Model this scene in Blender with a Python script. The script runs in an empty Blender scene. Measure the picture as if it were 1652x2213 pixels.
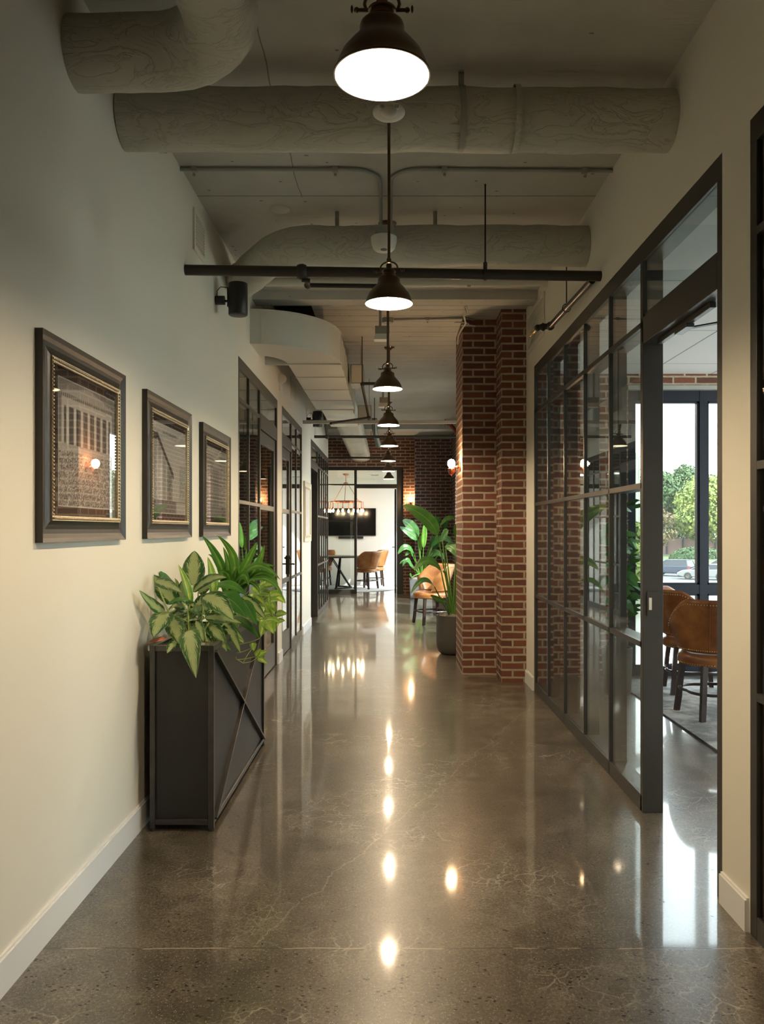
import bpy, math, random
from mathutils import Vector, Matrix, noise
R = random.Random(7)
S = bpy.context.scene
COL = S.collection
PI = math.pi
FP = 1770.0      # focal length in pixels of a 1652 x 2213 frame
EYE = 1.40
# ---------------- camera ----------------
cd = bpy.data.cameras.new('camera'); cam = bpy.data.objects.new('camera', cd); COL.objects.link(cam)
cam.location = (0, 0, EYE); cam.rotation_euler = (PI/2, 0, 0)
cd.sensor_fit = 'HORIZONTAL'; cd.sensor_width = 36.0; cd.lens = 36.0*FP/1652
cd.shift_x = -19/1652; cd.shift_y = 38.5/1652; cd.clip_start = 0.05; cd.clip_end = 600
S.camera = cam
# ---------------- world, sun, exposure ----------------
S.view_settings.view_transform = 'Standard'; S.view_settings.look = 'None'
S.view_settings.gamma = 1.0; S.view_settings.use_curve_mapping = False
S.view_settings.exposure = 0.32
SKY = 7.5
w = bpy.data.worlds.new('sky'); S.world = w; w.use_nodes = True
nt = w.node_tree; bg = nt.nodes['Background']; bg.inputs[1].default_value = SKY
tc = nt.nodes.new('ShaderNodeTexCoord'); sx = nt.nodes.new('ShaderNodeSeparateXYZ'); rp = nt.nodes.new('ShaderNodeValToRGB')
nt.links.new(tc.outputs['Generated'], sx.inputs[0]); nt.links.new(sx.outputs['Z'], rp.inputs[0]); nt.links.new(rp.outputs[0], bg.inputs[0])
rp.color_ramp.elements[0].position = 0.0; rp.color_ramp.elements[0].color = (1, .975, .94, 1)
rp.color_ramp.elements[1].position = 0.6; rp.color_ramp.elements[1].color = (.74, .87, 1, 1)
sd = bpy.data.lights.new('sun', 'SUN'); sd.energy = 9.0; sd.angle = math.radians(.6); sd.color = (1, .95, .86)
sun = bpy.data.objects.new('sun', sd); COL.objects.link(sun); sun.location = (20, -10, 20)
sun.rotation_euler = Vector((-.62, .42, -.62)).to_track_quat('-Z', 'Y').to_euler()
LAMP_W, SCONCE_W, BULB_W = 58.0, 16.0, 2.4
def portal(name, loc, rot, sx_, sy_):
    l = bpy.data.lights.new(name, 'AREA'); l.shape = 'RECTANGLE'; l.size = sx_; l.size_y = sy_
    l.cycles.is_portal = True
    o = bpy.data.objects.new(name, l); COL.objects.link(o); o.location = loc; o.rotation_euler = rot
# portals only steer sampling of the sky through the window openings; they give no light themselves
portal('office_window_portal', (4.1, 8.15, 1.35), (-PI/2, 0, 0), 3.8, 2.6)
portal('side_window_portal', (6.15, 5.2, 1.5), (0, PI/2, 0), 2.5, 4.2)
portal('alcove_window_portal', (1.66, 11.75, 1.6), (0, PI/2, 0), 2.4, 2.4)
portal('alcove_window_portal', (1.66, 15.45, 1.6), (0, PI/2, 0), 2.4, 2.0)
portal('added_window_portal', (1.42, 19.55, 1.5), (0, PI/2, 0), 2.2, 2.2)

# ---------------- materials ----------------
def lin(c): return tuple(((v/255)/12.92 if v/255 <= .04045 else ((v/255+.055)/1.055)**2.4) for v in c)+(1,)
class NT:
    def __init__(s, name):
        s.m = bpy.data.materials.new(name); s.m.use_nodes = True; s.t = s.m.node_tree
        s.b = s.t.nodes['Principled BSDF']; s.out = s.t.nodes['Material Output']
    def n(s, kind, **kw):
        d = s.t.nodes.new('ShaderNode'+kind)
        for k, v in kw.items():
            if k.startswith('i_'):
                key = k[2:].replace('_', ' '); key = int(key) if key.isdigit() else key
                inp = d.inputs[key]
                if isinstance(v, bpy.types.NodeSocket): s.t.links.new(v, inp)
                else: inp.default_value = v
            else: setattr(d, k, v)
        return d
    def set(s, **kw):
        for k, v in kw.items():
            inp = s.b.inputs[k.replace('_', ' ')]
            if isinstance(v, bpy.types.NodeSocket): s.t.links.new(v, inp)
            else: inp.default_value = v
    def math(s, op, a, b=0.0, c=None):
        d = s.t.nodes.new('ShaderNodeMath'); d.operation = op
        for i, v in enumerate((a, b) if c is None else (a, b, c)):
            if isinstance(v, bpy.types.NodeSocket): s.t.links.new(v, d.inputs[i])
            else: d.inputs[i].default_value = v
        return d.outputs[0]
    def mix(s, f, a, b, blend='MIX'):
        d = s.t.nodes.new('ShaderNodeMix'); d.data_type = 'RGBA'; d.blend_type = blend
        for i, v in ((0, f), (6, a), (7, b)):
            if isinstance(v, bpy.types.NodeSocket): s.t.links.new(v, d.inputs[i])
            else: d.inputs[i].default_value = v
        return d.outputs[2]
    def co(s, which='Object'): return s.n('TexCoord').outputs[which]
    def mp(s, src, scale=(1, 1, 1), rot=(0, 0, 0), loc=(0, 0, 0)):
        return s.n('Mapping', i_Vector=src, i_Scale=scale, i_Rotation=rot, i_Location=loc).outputs[0]
    def noise(s, src, scale, detail=3, rough=.5, out='Fac'):
        return s.n('TexNoise', i_Vector=src, i_Scale=scale, i_Detail=detail, i_Roughness=rough).outputs[out]
    def ramp(s, f, stops):
        d = s.n('ValToRGB', i_Fac=f); e = d.color_ramp.elements
        while len(e) < len(stops): e.new(.5)
        for k, (p, c) in enumerate(stops):
            e[k].position = p; e[k].color = c if len(c) == 4 else tuple(c)+(1,)
        return d.outputs[0]
    def step(s, f, a, b):   # smooth 0..1 between a and b
        return s.n('MapRange', interpolation_type='SMOOTHSTEP', i_Value=f, i_From_Min=a, i_From_Max=b).outputs[0]
    def bump(s, h, strength, dist=.01):
        s.set(Normal=s.n('Bump', i_Height=h, i_Strength=strength, i_Distance=dist).outputs[0])
def simple(name, col, rough=.5, metal=0.0, nz=0.0, nscale=8.0, bump=0.0, bscale=60.0, spec=.5, coat=0.0):
    t = NT(name); t.set(Base_Color=col, Roughness=rough, Metallic=metal)
    t.b.inputs['Specular IOR Level'].default_value = spec
    if coat: t.set(Coat_Weight=coat, Coat_Roughness=.1)
    c = t.co()
    if nz:
        f = t.noise(c, nscale, 4)
        t.set(Base_Color=t.mix(f, tuple(v*(1-nz) for v in col[:3])+(1,), tuple(min(1, v*(1+nz)) for v in col[:3])+(1,)))
    if bump: t.bump(t.noise(c, bscale, 3), bump, .004)
    return t.m
def emis(name, col, power_w=None, radius=None, strength=None):
    t = NT(name)
    if strength is None: strength = power_w/(PI*4*PI*radius*radius)
    t.set(Base_Color=(1, 1, 1, 1)); t.b.inputs['Emission Color'].default_value = col; t.b.inputs['Emission Strength'].default_value = strength
    return t.m
def glass(name, tint, base=.045, k=1.0):
    t = NT(name); t.t.nodes.remove(t.b)
    lw = t.n('LayerWeight', i_Blend=.5)
    f = t.math('POWER', lw.outputs['Facing'], 5.0)
    f = t.math('MULTIPLY_ADD', f, (1-base)*k, base)
    tr = t.n('BsdfTransparent', i_Color=tint); gl = t.n('BsdfGlossy', i_Color=(1, 1, 1, 1), i_Roughness=.0)
    mx = t.n('MixShader', i_Fac=f)
    t.t.links.new(tr.outputs[0], mx.inputs[1]); t.t.links.new(gl.outputs[0], mx.inputs[2])
    t.t.links.new(mx.outputs[0], t.out.inputs[0]); return t.m
def brick(name, c1, c2, mortar, rough=.85):
    t = NT(name); uv = t.co('UV')
    wob = t.n('VectorMath', operation='MULTIPLY_ADD'); t.t.links.new(t.noise(uv, 14, 2, .5, 'Color'), wob.inputs[0])
    wob.inputs[1].default_value = (.006, .006, 0); t.t.links.new(uv, wob.inputs[2])
    br = t.n('TexBrick', i_Vector=wob.outputs[0], i_Color1=c1, i_Color2=c2, i_Mortar=mortar, i_Scale=1.0, i_Brick_Width=.2133, i_Row_Height=.0698)
    br.inputs['Mortar Size'].default_value = .0108; br.inputs['Mortar Smooth'].default_value = .25; br.inputs['Bias'].default_value = -.1
    br.offset = .5; br.squash = 1
    n1 = t.noise(uv, 22, 5, .6); n2 = t.noise(uv, 160, 2)
    col = t.mix(t.math('MULTIPLY', n1, .7), br.outputs['Color'], t.mix(1, br.outputs['Color'], (.42, .40, .40, 1), 'MULTIPLY'))
    col = t.mix(t.step(n2, .62, .75), col, t.mix(.35, col, (.8, .6, .45, 1)))
    t.set(Base_Color=col, Roughness=rough)
    h = t.math('MULTIPLY_ADD', br.outputs['Fac'], -1.0, t.math('MULTIPLY', n1, .5))
    h = t.math('MULTIPLY_ADD', n2, .2, h)
    t.bump(h, .9, .008); return t.m
MAT = {}
MAT['wall'] = simple('painted_plaster', (.73, .695, .60, 1), .65, bump=.05, bscale=120)
MAT['white_wall'] = simple('white_paint', (.82, .82, .80, 1), .6)
MAT['base'] = simple('baseboard_paint', (.76, .76, .75, 1), .4)
MAT['shade_dark'] = simple('painted_shade', (.055, .055, .055, 1), .8)  # near-black colour paints in the shade of unlit rooms, shaft and vents
MAT['frame'] = simple('bronze_anodised_frame', (.052, .047, .042, 1), .38, .35, nz=.12)
MAT['frame_l'] = simple('bronze_frame_lit', (.105, .090, .070, 1), .34, .35, nz=.12)  # same bronze, lightened to carry the grazing reflection on the left
MAT['black_frame'] = simple('black_window_frame', (.012, .016, .028, 1), .35, .3)
MAT['steel'] = simple('raw_blackened_steel', (.045, .044, .043, 1), .42, .75, nz=.25, nscale=5, bump=.06, bscale=40)
MAT['steel_edge'] = simple('ground_steel_edge', (.085, .08, .075, 1), .35, .85, nz=.3, nscale=20)
MAT['bronze'] = simple('oil_rubbed_bronze', (.13, .082, .046, 1), .33, .85, nz=.2, coat=.3)
MAT['bronze_trim'] = simple('bright_bronze', (.25, .15, .07, 1), .3, 1.0)  # brighter bronze of the collar rings
MAT['enamel'] = simple('white_enamel', (.9, .88, .84, 1), .35)
MAT['black_pl'] = simple('black_plastic', (.012, .012, .013, 1), .45)
MAT['black_pipe'] = simple('black_pipe_paint', (.04, .034, .027, 1), .45, .3, nz=.2)
MAT['grey_metal'] = simple('galvanised_conduit', (.34, .34, .31, 1), .45, .4, nz=.1)
MAT['white_pl'] = simple('white_plastic', (.74, .73, .66, 1), .35)
MAT['white_metal'] = simple('painted_white_duct', (.60, .585, .52, 1), .45, nz=.06, nscale=3)
MAT['copper'] = simple('copper_pipe', (.45, .16, .08, 1), .3, .9)
MAT['red'] = simple('red_pipe_paint', (.30, .03, .02, 1), .5)
MAT['gilt'] = simple('antique_gilt', (.52, .44, .30, 1), .4, .7, nz=.4, nscale=90)
MAT['pic_frame'] = simple('pewter_frame_wood', (.032, .028, .024, 1), .36, .3, nz=.2, nscale=15)
MAT['mat_board'] = simple('brown_mat_board', (.05, .036, .027, 1), .8)
MAT['pale_frame'] = simple('pale_gilt_frame', (.62, .57, .45, 1), .45, .2)
MAT['paper'] = simple('off_white_paper', (.75, .74, .70, 1), .8)
MAT['glass'] = glass('partition_glass', (.80, .83, .81, 1), .05)
MAT['glass_clear'] = glass('window_glass', (.93, .97, .95, 1), .04)
MAT['glass_pic'] = glass('picture_glass', (.93, .93, .93, 1), .12)
MAT['bricks'] = brick('red_brick', (.235, .078, .045, 1), (.125, .048, .032, 1), (.50, .42, .30, 1))
MAT['bricks_p'] = brick('plum_brick', (.20, .075, .06, 1), (.12, .05, .045, 1), (.46, .42, .37, 1))
MAT['wood'] = simple('dark_stained_wood', (.03, .014, .010, 1), .3, nz=.3, nscale=12)
MAT['brass'] = simple('brass_nailhead', (.55, .40, .18, 1), .3, 1.0)
MAT['tv'] = simple('television_screen', (.006, .006, .007, 1), .12)
MAT['rubber'] = simple('rubber', (.02, .02, .02, 1), .8)
MAT['pot'] = simple('charcoal_pot', (.085, .080, .072, 1), .55, bump=.1, bscale=90)
MAT['grey_pot'] = simple('slate_planter', (.16, .17, .18, 1), .5)
MAT['stem'] = simple('green_stem', (.10, .24, .035, 1), .45)
MAT['stem_pale'] = simple('pale_stem', (.32, .42, .12, 1), .45)
MAT['bark'] = simple('bark', (.12, .075, .045, 1), .9, bump=.5, bscale=40)
MAT['asphalt'] = simple('asphalt', (0.063, 0.063, 0.063, 1), .9, nz=.1)
MAT['concrete_out'] = simple('outdoor_concrete', (0.149, 0.143, 0.138, 1), .9, nz=.08, nscale=.4)  # paving grey with slight mottling
MAT['lawn'] = simple('lawn', (0.055, 0.077, 0.019, 1), .95, nz=.3, nscale=.8)
MAT['brick_out'] = simple('far_brick_wall', (0.20, 0.125, 0.105, 1), .9, nz=.15, nscale=1)
MAT['tile_floor_black'] = simple('black_bag_plastic', (.008, .008, .008, 1), .3)
def leather():
    t = NT('cognac_leather'); c = t.co()
    a = t.noise(c, 5, 5, .6); b = t.noise(c, 220, 2)
    t.set(Base_Color=t.ramp(a, [(.28, (.10, .03, .009)), (.5, (.22, .075, .02)), (.72, (.36, .14, .04))]), Roughness=.36)
    t.bump(b, .12, .002); return t.m
MAT['leather'] = leather()
def leather_pale():
    t = NT('worn_tan_leather'); c = t.co(); a = t.noise(c, 5, 5, .6)
    t.set(Base_Color=t.ramp(a, [(.28, (.16, .055, .016)), (.5, (.31, .12, .034)), (.72, (.42, .20, .07))]), Roughness=.38)
    t.bump(t.noise(c, 220, 2), .12, .002); return t.m
MAT['leather_pale'] = leather_pale()
def concrete_floor():
    t = NT('polished_concrete'); c = t.co(); sp = t.n('SeparateXYZ', i_Vector=c)
    a = t.noise(c, .9, 5, .6); b = t.noise(c, 7, 5, .65); f = t.noise(c, 95, 4, .75)
    col = t.ramp(t.math('MULTIPLY_ADD', b, .45, t.math('MULTIPLY', a, .55)), [(.34, (.040, .033, .023)), (.5, (.088, .074, .054)), (.66, (.175, .155, .122))])
    col = t.mix(t.step(f, .35, .7), t.mix(1, col, (.55, .53, .50, 1), 'MULTIPLY'), t.mix(1, col, (1.6, 1.58, 1.52, 1), 'MULTIPLY'))
    # sand grains and dark chips
    v = t.n('TexVoronoi', i_Vector=c, i_Scale=150.0)
    spk = t.math('MULTIPLY', t.math('LESS_THAN', v.outputs['Distance'], .22), t.math('GREATER_THAN', t.noise(c, 90, 1), .54))
    col = t.mix(t.math('MULTIPLY', spk, .7), col, (.50, .44, .34, 1))
    near = t.math('MULTIPLY', t.math('SUBTRACT', 1.0, t.step(sp.outputs['Y'], 2.60, 2.75)), .055)
    v2 = t.n('TexVoronoi', voronoi_dimensions='2D', i_Vector=t.mp(c, (1, 1.5, 1)), i_Scale=40.0)
    chip = t.math('MULTIPLY', t.math('LESS_THAN', v2.outputs['Distance'], t.math('MULTIPLY', t.noise(c, 70, 2), .46)), t.math('GREATER_THAN', t.noise(c, 17, 3, .6), t.math('SUBTRACT', .64, near)))
    col = t.mix(t.math('MULTIPLY', chip, .9), col, (.012, .011, .010, 1))
    # hairline crazing
    cw = t.n('VectorMath', operation='MULTIPLY_ADD'); t.t.links.new(t.noise(c, 3.5, 4, .6, 'Color'), cw.inputs[0]); cw.inputs[1].default_value = (.28, .28, 0); t.t.links.new(c, cw.inputs[2])
    for sc_, w_, k in ((3.4, .012, .42), (11.0, .036, .36)):
        vd = t.n('TexVoronoi', feature='DISTANCE_TO_EDGE', i_Vector=cw.outputs[0], i_Scale=sc_)
        m = t.math('SUBTRACT', 1.0, t.step(vd.outputs['Distance'], 0.0, w_))
        m = t.math('MULTIPLY', m, t.step(t.noise(c, 1.7, 2), .46, .66))
        col = t.mix(t.math('MULTIPLY', m, k), col, (.52, .48, .40, 1))
    # the long diagonal crack and the slab joint
    wv = t.math('MULTIPLY_ADD', t.noise(c, 4, 5, .7), .16, -.08)
    dg = t.math('ABSOLUTE', t.math('ADD', t.math('MULTIPLY_ADD', sp.outputs['Y'], -.42, t.math('ADD', sp.outputs['X'], 1.62)), wv))
    col = t.mix(t.math('MULTIPLY', t.math('SUBTRACT', 1, t.step(dg, .001, .006)), t.math('MULTIPLY', t.step(sp.outputs['Y'], 2.7, 2.8), .22)), col, (.55, .50, .42, 1))
    jn = t.math('ABSOLUTE', t.math('SUBTRACT', sp.outputs['Y'], t.math('MULTIPLY_ADD', t.noise(c, 9, 4), .016, 2.732)))
    jm = t.math('SUBTRACT', 1, t.step(jn, .0012, .0045))
    col = t.mix(t.math('MULTIPLY', jm, .85), col, t.mix(t.step(t.noise(c, 5, 2), .48, .56), (.02, .017, .013, 1), (.36, .31, .24, 1)))
    rg = t.math('MULTIPLY_ADD', b, .10, .065)
    rg = t.math('MULTIPLY_ADD', t.step(f, .5, .8), .05, rg)
    t.set(Base_Color=col, Roughness=t.math('MULTIPLY_ADD', b, .15, .24), Coat_Roughness=t.math('MULTIPLY_ADD', b, .05, .03), Coat_Weight=t.math('MULTIPLY_ADD', chip, -.5, .75), Specular_IOR_Level=t.math('MULTIPLY_ADD', chip, -.3, .45))
    hh = t.math('MULTIPLY_ADD', jm, -.8, t.math('MULTIPLY', t.noise(c, 26, 4, .6), .4))
    t.bump(hh, .10, .004); return t.m
MAT['floor'] = concrete_floor()
def concrete_ceiling():
    t = NT('board_formed_painted_concrete'); c = t.co(); sp = t.n('SeparateXYZ', i_Vector=c)
    a = t.noise(c, 1.2, 4, .6); pit = t.n('TexVoronoi', i_Vector=t.mp(c, (1, 1.3, 1)), i_Scale=9.0)
    pm = t.math('MULTIPLY', t.math('LESS_THAN', pit.outputs['Distance'], t.math('MULTIPLY', t.noise(c, 60, 2), .19)), t.math('GREATER_THAN', t.noise(c, 3.2, 2), .52))
    # boards 190 mm wide running across the corridor
    yy = t.math('DIVIDE', sp.outputs['Y'], .21)
    fr = t.math('ABSOLUTE', t.math('SUBTRACT', t.math('FRACT', yy), .5))
    wv = t.math('MULTIPLY_ADD', t.noise(t.mp(c, (3, 30, 1)), 3, 4), .03, .452)
    ln = t.math('MULTIPLY', t.math('GREATER_THAN', fr, wv), t.math('GREATER_THAN', t.noise(t.mp(c, (1.2, 14, 1)), 1.6, 3), .44))
    ln = t.math('MULTIPLY', ln, t.math('MULTIPLY', t.step(sp.outputs['Y'], 6.9, 7.1), t.math('SUBTRACT', 1.0, t.step(sp.outputs['Y'], 8.6, 11.0))))
    ln2 = t.math('LESS_THAN', t.math('ABSOLUTE', t.math('SUBTRACT', sp.outputs['Y'], 4.98)), .006)
    ln3 = t.math('MULTIPLY', t.math('LESS_THAN', t.math('ABSOLUTE', t.math('ADD', sp.outputs['X'], t.math('MULTIPLY_ADD', t.noise(c, 2, 3), .05, .52))), .003), t.math('LESS_THAN', sp.outputs['Y'], 5.0))
    mk = t.math('MAXIMUM', t.math('MAXIMUM', ln, ln2), t.math('MAXIMUM', pm, ln3))
    col = t.ramp(a, [(.3, (.44, .425, .38)), (.7, (.58, .565, .52))])
    col = t.mix(t.math('MULTIPLY', mk, .72), col, (.14, .105, .075, 1))
    t.set(Base_Color=col, Roughness=.8)
    t.bump(t.math('MULTIPLY_ADD', mk, -.8, t.math('MULTIPLY', t.noise(t.mp(c, (4, 30, 4)), 2, 4), .35)), .5, .01); return t.m
MAT['ceil'] = concrete_ceiling()
def wrap():
    t = NT('painted_duct_wrap'); c = t.co()
    a = t.noise(c, 3, 3); b = t.n('TexNoise', i_Vector=t.mp(c, (2.2, 5, 5)), i_Scale=2.2, i_Detail=5.0, i_Roughness=.55, i_Distortion=1.2)
    rd = t.math('ABSOLUTE', t.math('SUBTRACT', b.outputs['Fac'], .5))
    rdg = t.math('SUBTRACT', 1, t.step(rd, .0, .035))
    t.set(Base_Color=t.mix(a, (.44, .43, .36, 1), (.56, .545, .47, 1)), Roughness=.5)
    t.bump(t.math('MULTIPLY_ADD', rdg, .15, t.math('MULTIPLY_ADD', b.outputs['Fac'], .55, t.math('MULTIPLY', a, .8))), .8, .02); return t.m
MAT['wrap'] = wrap()
def ceil_tile():
    t = NT('acoustic_ceiling_tile'); c = t.co()
    br = t.n('TexBrick', i_Vector=c, i_Color1=(.70, .70, .70, 1), i_Color2=(.66, .66, .66, 1), i_Mortar=(.26, .26, .27, 1), i_Scale=1.0, i_Brick_Width=.61, i_Row_Height=1.22)
    br.inputs['Mortar Size'].default_value = .007; br.offset = 0; br.squash = 1
    col = t.mix(.12, br.outputs['Color'], t.noise(c, 90, 3, .6, 'Color'), 'MULTIPLY')
    t.set(Base_Color=col, Roughness=.9); return t.m
MAT['tile'] = ceil_tile()
def rug(name, c1, c2, sc_):
    t = NT(name); c = t.co(); a = t.noise(c, sc_, 6, .7); b = t.noise(c, 180, 2)
    t.set(Base_Color=t.mix(t.step(a, .38, .62), c1, c2), Roughness=.95); t.bump(b, .7, .01); return t.m
MAT['rug'] = rug('distressed_grey_rug', (.13, .13, .13, 1), (.36, .34, .32, 1), 3.0)
MAT['rug_white'] = rug('white_rug', (.72, .71, .70, 1), (.80, .79, .78, 1), 3.0)
def leafmat(name, green, dark, pale=None, bias=.55, rough=.36):
    t = NT(name); uv = t.co('UV'); sp = t.n('SeparateXYZ', i_Vector=uv)
    d = t.math('ABSOLUTE', t.math('SUBTRACT', sp.outputs['X'], .5))           # 0 midrib .. .5 edge
    vein_c = t.math('MULTIPLY_ADD', d, -.9, sp.outputs['Y'])
    vv = t.math('SINE', t.math('MULTIPLY', vein_c, 85.0))
    n1 = t.noise(t.n('CombineXYZ', i_X=t.math('MULTIPLY', d, 5.0), i_Y=t.math('MULTIPLY', vein_c, 26.0), i_Z=0.0).outputs[0], 1.0, 3, .6)
    ob = t.noise(t.co(), 6, 2)
    col = t.mix(t.step(ob, .35, .65), dark, green)
    if pale:
        f = t.math('ADD', t.math('MULTIPLY', d, 2.0), t.math('MULTIPLY_ADD', n1, 1.7, -.85))
        band = t.step(f, bias-.07, bias+.05)
        edge = t.math('MULTIPLY', t.step(f, .93, 1.02), .55)
        col = t.mix(band, pale, col); col = t.mix(edge, col, pale)
    col = t.mix(t.math('MULTIPLY', t.step(vv, .6, 1.0), .14), col, t.mix(1, col, (1.6, 1.6, 1.4, 1), 'MULTIPLY'))
    col = t.mix(t.math('MULTIPLY', t.math('SUBTRACT', 1, t.step(d, .008, .022)), .6), col, (.30, .42, .12, 1))
    t.set(Base_Color=col, Roughness=rough)
    t.b.inputs['Subsurface Weight'].default_value = 0
    t.bump(t.math('MULTIPLY', vv, .5), .12, .004)
    # thin leaves let some light through
    tl = t.n('BsdfTranslucent', i_Color=t.mix(1, col, (1.3, 1.5, .7, 1), 'MULTIPLY')); mx = t.n('MixShader', i_Fac=.12)
    t.t.links.new(t.b.outputs[0], mx.inputs[1]); t.t.links.new(tl.outputs[0], mx.inputs[2]); t.t.links.new(mx.outputs[0], t.out.inputs[0])
    return t.m
MAT['agl'] = leafmat('silver_variegated_leaf', (.045, .125, .032, 1), (.02, .07, .02, 1), (.32, .39, .19, 1), .50, .27)
MAT['leaf'] = leafmat('deep_green_leaf', (.06, .20, .025, 1), (.03, .12, .018, 1))
MAT['strap'] = leafmat('striped_strap_leaf', (.075, .22, .025, 1), (.045, .15, .018, 1), (.22, .36, .07, 1), .16)
MAT['pothos'] = leafmat('marbled_vine_leaf', (.20, .36, .04, 1), (.10, .26, .025, 1), (.45, .55, .14, 1), .34)
MAT['bop'] = leafmat('bird_of_paradise_leaf', (.07, .21, .05, 1), (.04, .14, .035, 1), rough=.3)
MAT['bop_y'] = leafmat('young_paddle_leaf', (.16, .36, .05, 1), (.11, .28, .04, 1), rough=.35)
MAT['rust_leaf'] = simple('dried_orange_leaf', (.42, .12, .04, 1), .6)
MAT['moss'] = simple('grey_spanish_moss', (.36, .34, .28, 1), .95, bump=1.0, bscale=120)
def foliage(name, c1, c2):
    t = NT(name); c = t.co(); t.set(Base_Color=t.mix(t.step(t.noise(c, .5, 4, .6), .35, .65), c1, c2), Roughness=.8)
    return t.m
MAT['tree1'] = foliage('yellow_green_foliage', (.17, .20, .035, 1), (.10, .14, .025, 1))
MAT['tree2'] = foliage('dark_green_foliage', (.055, .095, .028, 1), (.032, .068, .02, 1))
MAT['tree3'] = foliage('rusty_foliage', (.11, .065, .03, 1), (.085, .085, .03, 1))
def vcol(name):
    t = NT(name); a = t.n('VertexColor'); a.layer_name = 'Col'; t.set(Base_Color=a.outputs[0], Roughness=.6); return t.m
MAT['print'] = vcol('printed_photograph')
WARM = (1, .77, .50, 1)
MAT['lamp'] = emis('warm_filament', WARM, LAMP_W, .030)
MAT['sconce_bulb'] = emis('sconce_glow', (1, .66, .34, 1), SCONCE_W, .038)
MAT['bulb'] = emis('chandelier_glow', (1, .72, .42, 1), BULB_W, .024)
def carpaint(n, c): return simple(n, c, .25, .4, coat=.6)

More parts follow.
